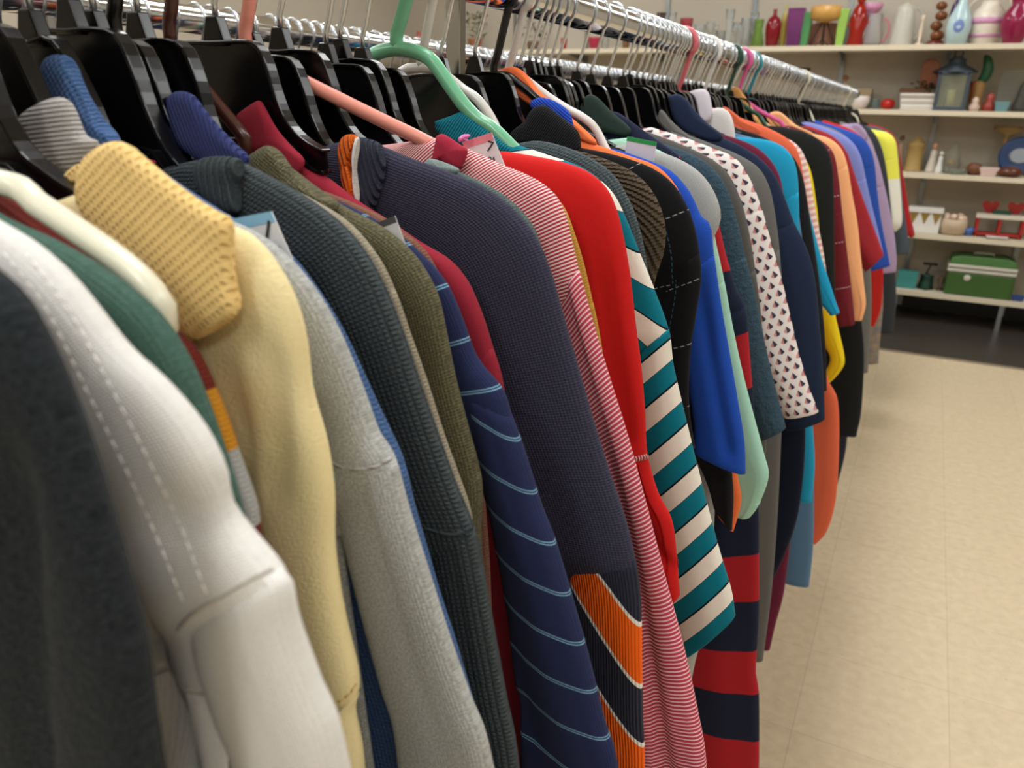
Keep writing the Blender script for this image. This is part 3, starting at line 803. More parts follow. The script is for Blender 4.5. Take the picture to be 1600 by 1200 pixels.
olive = F('olive_heather', '4a4633', '6d6950', 'knit', p=0.0016, q=0.0016, bump=0.6, heather=1.1)
g_('sweater', 'olive heather fine knit sweater with rolled collar', 'sweater', 0.320,
   [(385, 262), (408, 232), (445, 256), (490, 290), (535, 322), (580, 345), (620, 372), (655, 410), (682, 460), (696, 520), (710, 590), (728, 660), (748, 735), (752, 780), (750, 850), (760, 950), (775, 1080)], 12, olive, T=0.010, end_z=0.58, seam_in=(690, 790),
   collar=[dict(poly=[(384, 262), (392, 240), (410, 228), (424, 232), (440, 250), (470, 280), (505, 305), (530, 320), (520, 335), (480, 320), (440, 300), (405, 285)], mat=olive, dy=-0.008, th=0.005, rot=-0.5)])
rust = F('rust_brown', '6b4336', '87604f', 'knit', p=0.002, q=0.002, bump=0.5, heather=0.5)
g_('cardigan', 'rust brown cardigan peeping out behind the olive sweater', 'cardigan', 0.357,
   [(500, 296), (540, 312), (590, 335), (630, 362), (664, 392), (690, 440), (705, 490), (716, 560), (735, 640), (752, 720), (758, 800), (765, 900)], 6, rust, T=0.007, end_z=0.7)
wine = F('crimson_shirt', '8d2130', 'a33142', 'plain', p=0.001, bump=0.2, heather=0.3)
g_('shirt', 'crimson button shirt with stitched collar between the rust cardigan and the ink blue sweater', 'shirt', 0.374,
   [(440, 235), (500, 270), (560, 315), (612, 348), (655, 378), (700, 405), (730, 440), (752, 490), (768, 540), (785, 598), (795, 680), (810, 780), (830, 900)], 8, wine, T=0.008, end_z=0.68,
   collar=[dict(poly=[(368, 178), (380, 168), (398, 157), (405, 162), (430, 200), (455, 228), (478, 252), (468, 272), (440, 262), (410, 245), (385, 235), (368, 215)], mat=wine, dy=-0.007, th=0.003, rot=0)])
navys = F('navy_pinstripe_jersey', '232a4c', '303861', 'knit', p=0.0012, q=0.0012, bump=0.3, heather=0.3,
          pat=('stripes', 0.0305, 0.004, [(0, '232a4c'), (0.90, '86b4cf'), (0.925, '232a4c'), (0.95, '86b4cf'), (0.975, '232a4c')]))
g_('long_sleeve_tee', 'navy jersey tee with thin pale blue double stripes', 't-shirt', 0.339,
   [(390, 245), (460, 285), (540, 320), (600, 352), (650, 390), (695, 440), (722, 500), (745, 560), (785, 610), (800, 655), (820, 710), (845, 790), (868, 850), (895, 940), (920, 1030), (945, 1130), (965, 1200)], 9, navys, T=0.009, seam_in=(700, 585), hem_in=None, end_z=0.60, fold=0.004, creases=[([(722, 600), (745, 720), (770, 850), (800, 990), (835, 1140)], 0.004, 0.007)])
ink = F('ink_ribbed_knit', '2c2b3c', '424256', 'knit', p=0.0020, q=0.0017, bump=0.8, dist=0.0006, heather=0.4, yarn=0.15)
inkr = F('ink_rib_collar', '2d3142', '454a5e', 'ribu', p=0.0034, bump=1.0, dist=0.0018, heather=0.4)
orng = F('orange_rib_trim', 'f2600c', 'fb7c2a', 'ribu', p=0.0034, bump=1.0, dist=0.0018, heather=0.3)
inks = F('ink_orange_diagonal', '30323f', None, 'rib', p=0.0018, bump=0.7, heather=0,
         pat=('diag', 0.0560, 0.60, 0.0, [(0, '292b39'), (0.46, 'e8e2d8'), (0.50, 'f4640f'), (0.96, 'e8e2d8')]))
ticket = []
g_('sweater', 'ink blue ribbed sweater with orange-trimmed neckband and orange diagonal stripes', 'sweater', 0.404,
   [(548, 218), (590, 226), (640, 246), (700, 268), (755, 292), (800, 325), (838, 372), (862, 430), (882, 500), (905, 580), (925, 650), (950, 730), (975, 805), (992, 870), (1001, 935), (1003, 1040), (1004, 1120), (1007, 1200)], 13, ink, T=0.013, smat=inks, seam_in=(885, 868), end_z=0.52, fold=0.003,
   collar=[dict(poly=[(538, 216), (556, 214), (590, 224), (600, 250), (598, 290), (585, 330), (568, 318), (556, 300), (545, 260)], mat=inkr, dy=-0.012, th=0.005, rot=0.35),
           dict(poly=[(529, 222), (535, 212), (548, 210), (556, 216), (552, 235), (551, 262), (556, 290), (560, 312), (552, 310), (540, 290), (532, 260), (528, 238)], mat=orng, dy=-0.0165, th=0.0045, rot=0.35, name='orange_trim', label='bright orange ribbed neckband edge'),
           dict(poly=[(552, 216), (557, 216), (554, 240), (554, 265), (560, 295), (564, 315), (560, 314), (554, 292), (550, 262), (549, 238)], mat=F('white_line', 'e2ddd6', None, 'plain', bump=0.1), dy=-0.019, th=0.0022, name='white_piping')])
slate = F('slate_heather', '42504f', '5f6e6c', 'knit', p=0.0022, q=0.0022, bump=0.5, heather=0.9)
slatec = F('slate_pale_rib', '6f8080', '8c9a99', 'plain', bump=0.3, heather=0.6)
g_('sweater', 'grey green heather sweater squeezed behind the ink blue sweater', 'sweater', 0.430,
   [(668, 258), (715, 268), (760, 288), (800, 315), (832, 352), (850, 400), (868, 460), (890, 530), (910, 600), (935, 690), (960, 770), (985, 850), (990, 960)], 6, slate, T=0.008, end_z=0.64,
   collar=[dict(poly=[(660, 256), (672, 248), (700, 256), (718, 266), (705, 275), (680, 268)], mat=slatec, dy=-0.006, th=0.003)])
redw = F('crimson_white_fine_stripe', 'b0283f', None, 'plain', p=0.001, bump=0.3, heather=0, pat=('stripes', 0.0023, 0.0, [(0, 'b32a42'), (0.56, 'ecdcd8')], 0.0))
redwk = F('crimson_white_slub', 'b0283f', None, 'plain', p=0.001, bump=0.3, heather=0, pat=('slub', 0.0031, 'b83e58', 'eac4c4'))
winec = F('crimson_rib', '9a2438', 'ac3348', 'plain', p=0.001, bump=0.3, heather=0.4)
g_('long_sleeve_tee', 'crimson and white finely striped henley on the pink plastic hanger', 't-shirt', 0.452,
   [(685, 215), (730, 232), (780, 255), (828, 275), (862, 298), (882, 330), (892, 370), (905, 425), (925, 500), (952, 590), (980, 680), (1010, 790), (1040, 905), (1068, 1010), (1090, 1110), (1104, 1200)], 7, redw, T=0.012, smat=redwk, seam_in=(868, 480), end_z=0.52, fold=0.004,
   creases=[([(930, 640), (965, 770), (995, 900), (1020, 1040), (1045, 1200)], 0.007, 0.006)],
   collar=[dict(poly=[(681, 212), (692, 210), (718, 226), (730, 236), (722, 262), (708, 262), (690, 252), (677, 250)], mat=winec, dy=-0.012, th=0.004),
           dict(poly=[(612, 240), (650, 230), (684, 226), (690, 250), (660, 248), (630, 246)], mat=winec, dy=0.006, th=0.003, name='collar_stand')])
plum = F('plum_jersey', '4b2740', '5e3853', 'plain', bump=0.2, heather=0.3)
g_('t_shirt', 'plum jersey top seen as a sliver beside the crimson striped henley', 't-shirt', 0.476,
   [(770, 262), (830, 290), (868, 325), (890, 375), (903, 430), (918, 490), (935, 550), (950, 620), (965, 690), (975, 760)], 5, plum, T=0.007, end_z=0.75)
must = F('mustard_knit', 'b3832f', 'c7994a', 'knit', p=0.002, q=0.002, bump=0.4, heather=0.4)
g_('sweater', 'mustard knit sweater seen as a sliver before the scarlet top', 'sweater', 0.492,
   [(780, 258), (835, 285), (878, 318), (898, 365), (912, 410), (926, 470), (938, 530), (948, 600), (960, 680)], 5, must, T=0.007, end_z=0.75)
scar = F('scarlet_jersey', 'bd1617', 'cf2320', 'plain', bump=0.2, heather=0.12, rough=0.75)
scarc = F('scarlet_rib', 'b3303a', 'e6b5b0', 'ribu', p=0.0030, bump=0.9, heather=0.5, yarn=0.6)
g_('long_sleeve_tee', 'bright scarlet long sleeved top', 't-shirt', 0.518,
   [(786, 236), (830, 243), (875, 252), (915, 266), (945, 290), (962, 322), (975, 372), (985, 430), (993, 500), (1002, 570), (1008, 640), (1012, 712), (1028, 770), (1050, 815), (1058, 880), (1062, 930)], 11, scar, T=0.013, seam_in=(968, 712), hem_in=(1020, 960), fold=0.003,
   creases=[([(892, 380), (905, 470), (920, 560), (940, 660)], 0.005, 0.006), ([(938, 360), (955, 460), (970, 560), (985, 680)], 0.004, 0.005), ([(1000, 790), (1020, 840), (1050, 880)], 0.005, 0.006)],
   seams=[dict(line=[(968, 716), (985, 718), (1000, 716), (1011, 713)], r=0.0022, mat=scarc, name='cuff_trim')])
teals = F('teal_white_broad_stripe', '0b6a7c', None, 'plain', bump=0.25, heather=0,
          pat=('stripes', 0.0345, 0.010, [(0, '0b6f82'), (0.48, '15161c'), (0.53, 'e4dfd3'), (0.985, '15161c')]))
tealb = F('teal_white_shoulder_stripe', '0b6a7c', None, 'plain', bump=0.25, heather=0,
          pat=('diag', 0.047, 0.75, 0.0, [(0, '0b6f82'), (0.50, '15161c'), (0.53, 'e4dfd3'), (0.985, '15161c')]))
tealc = F('teal_rib', '0b7488', '16869b', 'ribu', p=0.0022, bump=0.8, heather=0.3)
g_('polo_shirt', 'teal and white broad striped polo shirt on the mint green hanger', 'polo shirt', 0.563,
   [(775, 215), (850, 240), (910, 262), (955, 298), (980, 345), (1000, 395), (1022, 450), (1045, 515), (1052, 570), (1068, 640), (1085, 710), (1104, 785), (1124, 860), (1142, 920), (1149, 962)], 7, tealb, T=0.014, smat=teals, seam_in=(972, 575), hem_in=(1066, 1028), fold=0.003,
   collar=[dict(poly=[(678, 190), (700, 182), (722, 174), (738, 182), (770, 208), (800, 232), (795, 242), (765, 236), (735, 232), (700, 220), (682, 206)], mat=tealc, dy=-0.004, th=0.004, rot=-0.6)])
dgk = F('graphite_knit', '343c40', '556064', 'knit', p=0.003, q=0.0026, bump=0.8, heather=0.8)
g_('sweater', 'graphite chunky knit sweater behind the scarlet top', 'sweater', 0.598,
   [(800, 226), (840, 220), (885, 230), (925, 248), (958, 272), (982, 310), (1000, 360), (1012, 420), (1025, 500), (1040, 600)], 5, dgk, T=0.011, end_z=0.8, name_sleeve='sleeve')
brown = F('brown_chunky_rib', '4a3d31', '665747', 'diagrib', p=0.0052, q=0.003, bump=1.0, dist=0.002, heather=0.6)
g_('sweater', 'dark brown chunky ribbed sweater with rounded shoulder', 'sweater', 0.630,
   [(868, 232), (905, 236), (945, 248), (985, 266), (1015, 292), (1034, 328), (1041, 365), (1036, 400), (1026, 430), (1018, 470), (1015, 540), (1020, 620)], 8, brown, T=0.013, end_z=0.8, fold=0.001)
blk = F('black_dashed_check', '151517', None, 'plain', bump=0.3, heather=0, pat=('pane', 0.062, 0.018, '8f8f90', '2f5468'))
blkp = F('black_pique', '161618', '242427', 'ribu', p=0.002, bump=0.6, heather=0.3)
g_('polo_shirt', 'black polo shirt with dashed white and blue check lines', 'polo shirt', 0.690,
   [(870, 225), (925, 234), (975, 246), (1018, 262), (1050, 285), (1072, 318), (1085, 352), (1093, 395), (1095, 440), (1088, 490), (1080, 540), (1076, 600), (1078, 650), (1086, 700)], 7, blk, T=0.014, seam_in=(1040, 420), fold=0.004,
   collar=[dict(poly=[(819, 190), (830, 170), (848, 164), (870, 178), (900, 202), (908, 222), (905, 240), (880, 240), (840, 226), (800, 222), (800, 206)], mat=blkp, dy=-0.010, th=0.006, rot=-0.6)])
royc = F('royal_blue_rib', '1f3fa6', '2d50bb', 'rib', p=0.002, bump=0.6, heather=0.3)
orgt = F('orange_jersey', 'ec6c38', 'f58350', 'plain', bump=0.2, heather=0.2)
roy = F('royal_blue_pique', '1b47ad', '2a58c0', 'diagrib', p=0.0014, bump=0.3, heather=0.2)
g_('t_shirt', 'orange jersey tee on the black tubular hanger', 't-shirt', 0.728,
   [(880, 205), (930, 225), (985, 244), (1030, 262), (1062, 300), (1076, 350), (1078, 420), (1072, 500), (1068, 580), (1066, 640)], 4, orgt, T=0.010, fold=0.002,
   collar=[dict(poly=[(768, 112), (785, 106), (800, 104), (815, 112), (840, 140), (870, 165), (900, 190), (935, 222), (928, 226), (905, 215), (880, 200), (850, 178), (820, 158), (790, 135), (762, 125)], mat=orgt, dy=0.004, th=0.006)])
g_('polo_shirt', 'royal blue short sleeved polo shirt beside the mint one', 'polo shirt', 0.760,
   [(960, 232), (1012, 250), (1050, 268), (1078, 300), (1096, 338), (1110, 352), (1116, 400), (1126, 470), (1138, 540), (1152, 620), (1163, 690), (1165, 740)], 6, roy, T=0.012, seam_in=(1050, 440), hem_in=(1085, 705), fold=0.004, creases=[([(1095, 420), (1108, 520), (1125, 620), (1140, 700)], 0.005, 0.007)],
   collar=[dict(poly=[(828, 158), (845, 152), (870, 160), (890, 176), (897, 200), (893, 208), (875, 190), (850, 175), (830, 168)], mat=royc, dy=-0.055, th=0.005, rot=-0.6)])
g_('t_shirt', 'black tee whose sleeve end shows below the royal blue hem', 't-shirt', 0.785,
   [(960, 228), (1015, 252), (1055, 280), (1080, 320), (1098, 370), (1108, 440), (1118, 530), (1130, 620), (1140, 700), (1146, 770), (1144, 828)], 5, blkp, T=0.008, hem_in=(1115, 790), fold=0.002)
gryt = F('grey_marl_jersey', '999b99', 'b1b3b1', 'plain', bump=0.2, heather=0.6)
g_('t_shirt', 'light grey marl tee with green ticket at its neck', 't-shirt', 0.808,
   [(982, 226), (1020, 234), (1060, 248), (1092, 268), (1114, 296), (1126, 328), (1125, 350), (1116, 372), (1114, 430), (1125, 520), (1120, 640), (1118, 760), (1112, 880), (1100, 980), (1085, 1040)], 7, gryt, T=0.012, seam_in=(1080, 400), end_z=0.35, fold=0.002)
g_('t_shirt', 'bright orange tee whose sleeve tip shows left of the mint tee hem', 't-shirt', 0.8235,
   [(970, 228), (1030, 250), (1070, 290), (1095, 350), (1106, 430), (1116, 530), (1130, 630), (1142, 700), (1154, 750), (1158, 785), (1146, 830)], 5, orgt, T=0.006, hem_in=(1120, 800), fold=0.001)
mint = F('mint_jersey', '9ccdb9', 'afdcc9', 'plain', bump=0.2, heather=0.2)
g_('t_shirt', 'pale mint green tee hanging behind the royal blue polo', 't-shirt', 0.838,
   [(980, 215), (1040, 240), (1085, 275), (1108, 330), (1120, 385), (1132, 440), (1145, 510), (1160, 580), (1178, 650), (1194, 710), (1201, 745), (1185, 790), (1172, 808)], 5, mint, T=0.012, hem_in=(1130, 800), fold=0.003)
rug = F('navy_red_rugby', '1d2337', None, 'plain', bump=0.25, heather=0, pat=('stripes', 0.140, 0.077, [(0, '1d2337'), (0.53, 'a8222b')]))
g_('rugby_shirt', 'navy and red broad striped long sleeved rugby shirt', 'rugby shirt', 0.880,
   [(990, 205), (1050, 235), (1095, 280), (1120, 340), (1135, 400), (1152, 455), (1165, 480), (1172, 560), (1180, 660), (1185, 760), (1186, 860), (1186, 960), (1181, 1050), (1186, 1085), (1186, 1200)], 6, rug, T=0.016, swide=0.15, ewide=0.16, end_z=0.28, fold=0.003,
   collar=[dict(poly=[(940, 208), (946, 184), (955, 175), (968, 178), (1000, 200), (1035, 224), (1062, 244), (1050, 252), (1010, 240), (970, 226)], mat=F('rugby_collar', '1f2338', '2c3149', 'plain', bump=0.3, heather=0.3), dy=-0.017, th=0.004)])
g_('polo_shirt', 'dark bottle green polo whose collar stands left of the green ticket', 'polo shirt', 0.8600,
   [(965, 215), (1020, 235), (1065, 262), (1095, 310), (1112, 370), (1125, 440), (1140, 520)], 4, F('bottle_green', '26332f', '35453f', 'plain', bump=0.3, heather=0.3), T=0.004, end_z=0.85, fold=0.001,
   collar=[dict(poly=[(900, 190), (908, 160), (918, 148), (932, 152), (955, 174), (985, 200), (980, 212), (950, 208), (920, 204)], mat=F('bottle_green', '', ), dy=-0.002, th=0.004)])
tealf = F('deep_teal_fleece', '2b404b', '41586a', 'fleece', p=0.006, bump=0.9, dist=0.002, heather=0.7)
g_('fleece_pullover', 'deep teal fleece pullover beside the white print shirt', 'fleece', 0.940,
   [(1000, 215), (1060, 232), (1105, 255), (1135, 292), (1152, 345), (1165, 400), (1178, 450), (1190, 510), (1204, 575), (1218, 630), (1228, 668)], 5, tealf, T=0.020, hem_in=(1180, 690), fold=0.002)
char2 = F('dark_grey_melange', '4b4a48', '65635f', 'plain', bump=0.3, heather=0.6)
g_('sweater', 'dark grey melange sweater sliver just before the white print shirt', 'sweater', 0.985,
   [(1010, 205), (1080, 232), (1130, 262), (1155, 305), (1170, 360), (1180, 420), (1188, 480), (1195, 560), (1200, 620)], 5, char2, T=0.012, end_z=0.75)
prnt = F('white_print_cotton', 'e2dad8', None, 'plain', bump=0.15, heather=0, pat=('print', 0.0125, '39394a', 'c98a86'))
g_('shirt', 'white short sleeved shirt with small red and black motifs', 'shirt', 1.045,
   [(1015, 198), (1070, 215), (1115, 232), (1150, 248), (1172, 280), (1190, 325), (1205, 378), (1220, 430), (1234, 490), (1248, 550), (1266, 610), (1279, 643)], 5, prnt, T=0.020, hem_in=(1225, 652), fold=0.003)
gry2 = F('graphite_jersey', '5b5a58', '6e6d6b', 'plain', bump=0.2, heather=0.4)
g_('polo_shirt', 'graphite grey long polo shirt with a pointed collar', 'polo shirt', 1.130,
   [(1060, 205), (1105, 222), (1150, 240), (1185, 262), (1203, 295), (1212, 340), (1218, 390), (1224, 480), (1224, 580), (1220, 700), (1214, 820), (1205, 930), (1192, 1032)], 6, gry2, T=0.018, swide=0.16, ewide=0.14, fold=0.002,
   collar=[dict(poly=[(1019, 205), (1026, 185), (1032, 171), (1045, 185), (1065, 203), (1090, 222), (1080, 230), (1050, 220)], mat=gry2, dy=-0.008, th=0.006)])
nav2 = F('midnight_jersey', '1a2338', '27324c', 'plain', bump=0.2, heather=0.35)
g_('t_shirt', 'midnight navy tee with a wide boxy sleeve', 't-shirt', 1.215,
   [(1075, 195), (1130, 215), (1175, 238), (1207, 268), (1225, 305), (1240, 345), (1262, 392), (1274, 440), (1282, 520), (1287, 590), (1289, 655)], 5, nav2, T=0.020, hem_in=(1228, 672), fold=0.003,
   collar=[dict(poly=[(1042, 150), (1058, 147), (1072, 155), (1085, 172), (1105, 192), (1130, 212), (1120, 222), (1080, 212), (1055, 190)], mat=nav2, dy=-0.04, th=0.008)])
burg = F('burgundy_jersey', '5c1b31', '712a42', 'plain', bump=0.2, heather=0.3)
g_('long_sleeve_tee', 'black long sleeved tee hanging to mid height behind the navy tee', 't-shirt', 1.265,
   [(1080, 200), (1140, 220), (1185, 245), (1208, 275), (1225, 320), (1240, 400), (1252, 500), (1258, 600), (1258, 700), (1251, 780), (1240, 830), (1218, 885), (1196, 925)], 5, F('black_jersey_a', '0f1424', '191f30', 'plain', bump=0.2, heather=0.3), T=0.016, swide=0.15, ewide=0.12)
g_('long_sleeve_tee', 'burgundy long sleeved tee with its sleeve end below the navy ones', 't-shirt', 1.325,
   [(1112, 206), (1150, 216), (1185, 232), (1210, 258), (1222, 290), (1226, 340), (1232, 420), (1240, 540), (1243, 660), (1240, 780), (1232, 870), (1224, 930), (1212, 975), (1203, 1015)], 5, burg, T=0.016, swide=0.14, ewide=0.08)
cyan = F('cyan_jersey', '1b90bb', '2ba2cd', 'plain', bump=0.15, heather=0.15)
g_('t_shirt', 'cyan blue long top with a hem below the navy tees', 't-shirt', 1.385,
   [(1148, 214), (1180, 216), (1210, 222), (1233, 238), (1244, 262), (1248, 300), (1249, 360), (1251, 430), (1256, 520), (1264, 600), (1270, 665), (1273, 730), (1268, 784)], 5, cyan, T=0.016, swide=0.12, ewide=0.05)
g_('shirt', 'white open collared shirt lying back on the far hangers', 'shirt', 1.358,
   [(1085, 182), (1108, 172), (1126, 168), (1139, 175), (1146, 192), (1149, 215), (1152, 260), (1156, 320)], 5, F('soft_white', 'd9d6d4', 'e6e4e2', 'plain', bump=0.15, heather=0.2), T=0.006, end_z=0.9, fold=0.001,
   collar=[dict(poly=[(1071, 150), (1080, 142), (1098, 139), (1107, 146), (1112, 165), (1112, 182), (1104, 192), (1092, 184), (1080, 170)], mat=F('pale_lilac', 'cfc8d2', 'dcd6de', 'plain', bump=0.15, heather=0.2), dy=-0.008, th=0.005)])
g_('shirt', 'apricot tan shirt with collar standing beside the white hanger hook', 'shirt', 1.792,
   [(1160, 165), (1195, 190), (1230, 205), (1265, 222), (1290, 250), (1298, 300), (1300, 360)], 4, F('apricot', 'd79a55', 'e3ad6c', 'plain', bump=0.15, heather=0.2), T=0.010, end_z=0.9, fold=0.001,
   collar=[dict(poly=[(1118, 160), (1128, 148), (1142, 138), (1152, 136), (1162, 148), (1178, 172), (1168, 176), (1150, 168), (1132, 166)], mat=F('apricot', ''), dy=-0.006, th=0.007)])
blkb = F('black_cotton', '191b1c', '242728', 'plain', bump=0.2, heather=0.3)
g_('long_sleeve_tee', 'washed denim blue long top between the cyan and coral tees', 'shirt', 1.44,
   [(1140, 205), (1200, 225), (1232, 262), (1246, 320), (1258, 420), (1266, 560), (1270, 700), (1272, 790), (1270, 860), (1264, 916)], 4, F('denim_blue', '4f7194', '6487a8', 'plain', bump=0.2, heather=0.3), T=0.014, swide=0.13, ewide=0.06)
g_('t_shirt', 'soft black tee between the cyan tee and the pink striped one', 't-shirt', 1.490,
   [(1145, 198), (1195, 215), (1235, 240), (1254, 275), (1264, 330), (1275, 400), (1284, 470), (1290, 540), (1292, 610)], 4, blkb, T=0.016)
g_('t_shirt', 'second cyan tee with a pointed sleeve tip beside the soft black tee', 't-shirt', 1.528,
   [(1190, 222), (1230, 245), (1254, 290), (1268, 345), (1283, 400), (1296, 440), (1304, 465), (1312, 488)], 3, cyan, T=0.010, hem_in=(1297, 493), swide=0.10)
coral = F('coral_jersey', 'd55c3d', 'e37252', 'plain', bump=0.15, heather=0.2)
g_('tank_top', 'coral orange long top on the white plastic hanger', 'top', 1.555,
   [(1125, 172), (1160, 185), (1200, 200), (1232, 218), (1248, 240), (1256, 280), (1268, 350), (1282, 430), (1286, 520), (1293, 590), (1309, 625), (1311, 700), (1306, 780), (1292, 830), (1275, 850)], 5, coral, T=0.018, swide=0.14, ewide=0.10,
   collar=[dict(poly=[(1124, 168), (1135, 168), (1165, 190), (1190, 203), (1185, 212), (1150, 198), (1128, 182)], mat=coral, dy=-0.006, th=0.006)])
pink = F('pink_white_candy', 'e3cbc4', None, 'plain', bump=0.15, heather=0, pat=('stripes', 0.012, 0, [(0, 'e9ddd8'), (0.5, 'd8a79f')]))
g_('shirt', 'pale pink and white striped shirt sliver beside the coral top', 'shirt', 1.61,
   [(1160, 195), (1205, 208), (1240, 222), (1258, 246), (1267, 285), (1276, 340), (1286, 390), (1293, 440), (1297, 480)], 4, pink, T=0.015)
yelb = F('lemon_jersey', 'e3c614', 'efd62c', 'plain', bump=0.2, heather=0.15)
g_('t_shirt', 'strong yellow tee with a rolled sleeve hem', 't-shirt', 1.67,
   [(1165, 195), (1225, 215), (1262, 255), (1276, 320), (1284, 400), (1298, 455), (1308, 505), (1318, 548), (1319, 570), (1305, 590), (1290, 603)], 4, yelb, T=0.018, hem_in=(1280, 590), swide=0.1, ewide=0.06)
g_('t_shirt', 'black tee with a hanging sleeve before the maroon checked shirt', 't-shirt', 1.74,
   [(1205, 196), (1232, 200), (1262, 208), (1286, 224), (1299, 250), (1303, 300), (1304, 380), (1305, 460), (1306, 500)], 4, blkb, T=0.020)
maro = F('maroon_check_cotton', '73262f', None, 'plain', bump=0.15, heather=0, pat=('pane', 0.10, 0.02, 'c9a6b8', '5a1c25'))
g_('shirt', 'maroon short sleeved shirt with thin pale check lines', 'shirt', 1.84,
   [(1235, 196), (1270, 212), (1300, 235), (1310, 275), (1316, 330), (1322, 380), (1328, 430), (1333, 475), (1336, 506)], 4, maro, T=0.020, hem_in=(1310, 510))
peach = F('peach_jersey', 'f0a873', 'f8ba88', 'plain', bump=0.15, heather=0.15)
g_('t_shirt', 'peach orange tee with a folded back collar', 't-shirt', 1.95,
   [(1205, 178), (1235, 194), (1265, 207), (1295, 216), (1314, 232), (1324, 258), (1331, 300), (1340, 350), (1345, 400), (1350, 445), (1353, 475), (1347, 500)], 5, peach, T=0.022, hem_in=(1330, 500),
   collar=[dict(poly=[(1200, 180), (1206, 175), (1220, 176), (1245, 196), (1270, 208), (1262, 214), (1235, 204), (1212, 196)], mat=peach, dy=-0.01, th=0.008)])
g_('long_sleeve_tee', 'black long sleeved tee under the peach tee', 't-shirt', 2.06,
   [(1230, 190), (1285, 212), (1312, 245), (1322, 310), (1334, 400), (1346, 500), (1350, 560), (1346, 640), (1338, 682)], 4, blkb, T=0.018, ewide=0.09)
g_('sweatshirt', 'dark blue grey long sweatshirt reaching below the coral top', 'sweatshirt', 2.14,
   [(1230, 190), (1285, 214), (1308, 250), (1316, 320), (1322, 420), (1328, 520), (1328, 620), (1322, 700), (1308, 760)], 4, F('ink_grey', '23252e', '31343f', 'plain', bump=0.2, heather=0.3), T=0.018, ewide=0.09)
dred = F('dark_red_cotton', '93232a', 'a5333a', 'plain', bump=0.2, heather=0.2)
g_('shirt', 'dark red short sleeved shirt with a flaring sleeve', 'shirt', 2.28,
   [(1262, 196), (1300, 212), (1322, 235), (1332, 262), (1345, 300), (1358, 335), (1370, 368), (1381, 398)], 4, dred, T=0.025, hem_in=(1352, 425))
g_('shirt', 'pale periwinkle blue shirt sliver behind the peach tee', 'shirt', 2.42,
   [(1262, 190), (1300, 203), (1330, 220), (1345, 245), (1353, 280), (1362, 320), (1372, 360), (1380, 395)], 4, F('periwinkle', '7680c4', '8b94d2', 'plain', bump=0.2, heather=0.2), T=0.022)
g_('shirt', 'grey long cotton shirt hanging low behind the dark red one', 'shirt', 2.56,
   [(1262, 190), (1310, 205), (1340, 235), (1350, 290), (1358, 380), (1362, 460), (1360, 520), (1356, 582)], 4, F('stone_grey', '6c6a66', '7b7975', 'plain', bump=0.2, heather=0.3), T=0.022, ewide=0.1)
blu3 = F('cobalt_jersey', '24459b', '3358b0', 'plain', bump=0.2, heather=0.2)
g_('t_shirt', 'cobalt blue tee before the lavender sweater', 't-shirt', 2.75,
   [(1275, 188), (1315, 200), (1345, 213), (1360, 232), (1367, 258), (1371, 300), (1377, 345), (1386, 390), (1391, 415)], 4, blu3, T=0.028)
g_('shirt', 'bright red long top hanging low under the lavender sweater', 'shirt', 2.92,
   [(1290, 188), (1335, 205), (1360, 235), (1370, 300), (1378, 380), (1380, 430), (1377, 480), (1366, 510)], 4, F('post_red', 'b3201d', 'c4322c', 'plain', bump=0.2, heather=0.2), T=0.022, ewide=0.1)
lav = F('lavender_knit', '9a86a6', 'ac99b6', 'plain', bump=0.3, heather=0.3)
g_('sweater', 'lavender knit sweater with a drooping sleeve', 'sweater', 3.15,
   [(1332, 193), (1348, 202), (1360, 220), (1372, 250), (1382, 290), (1391, 330), (1398, 370), (1401, 405), (1400, 425)], 4, lav, T=0.034, ewide=0.12,
   collar=[dict(poly=[(1328, 200), (1334, 193), (1345, 196), (1356, 212), (1350, 222), (1338, 212)], mat=lav, dy=-0.01, th=0.012)])
g_('shirt', 'blue patchwork long shirt hanging lowest near the end of the rack', 'shirt', 3.40,
   [(1315, 190), (1350, 205), (1368, 240), (1374, 320), (1378, 400), (1380, 470), (1376, 520), (1372, 568)], 4, F('patch_blue', '3c5f8c', 'b79a5a', 'fleece', p=0.03, bump=0.1, heather=0.2, yarn=0.5), T=0.03, ewide=0.12)
g_('cardigan', 'charcoal cardigan edge just before the yellow and white polo', 'cardigan', 3.75,
   [(1335, 190), (1362, 203), (1378, 232), (1386, 270), (1392, 320), (1396, 370), (1399, 420), (1400, 470), (1396, 520)], 4, F('charcoal_cotton', '2f3236', '3c4045', 'plain', bump=0.2, heather=0.3), T=0.035, ewide=0.12)
yw = F('yellow_white_block', 'ece95c', None, 'plain', bump=0.15, heather=0, pat=('blocks', [(0, 'ecea5c'), (0.345, 'e9e6da'), (0.60, 'ecea5c')]))
g_('polo_shirt', 'lemon yellow and white colour block polo shirt near the rack end', 'polo shirt', 4.15,
   [(1345, 199), (1368, 203), (1388, 208), (1399, 220), (1403, 245), (1406, 280), (1409, 320), (1409, 350), (1400, 362)], 4, yw, T=0.045, ewide=0.12)
g_('sweater', 'slate grey sweater behind the yellow and white polo', 'sweater', 4.36,
   [(1350, 195), (1380, 202), (1400, 222), (1406, 260), (1410, 310), (1416, 350), (1420, 380), (1419, 396)], 4, F('slate_grey', '434c55', '535d67', 'plain', bump=0.2, heather=0.3), T=0.04, ewide=0.12)
g_('long_sleeve_tee', 'red sleeved top at the far end of the front rail', 't-shirt', 4.55,
   [(1355, 193), (1385, 202), (1402, 222), (1409, 260), (1415, 295), (1422, 335), (1429, 366), (1424, 372)], 4, F('end_red', '9f1d22', 'b02e30', 'plain', bump=0.2, heather=0.2), T=0.04, ewide=0.09)

HANG_NAME = {}
for a, k in GARMENTS:
    garment(*a, **k)
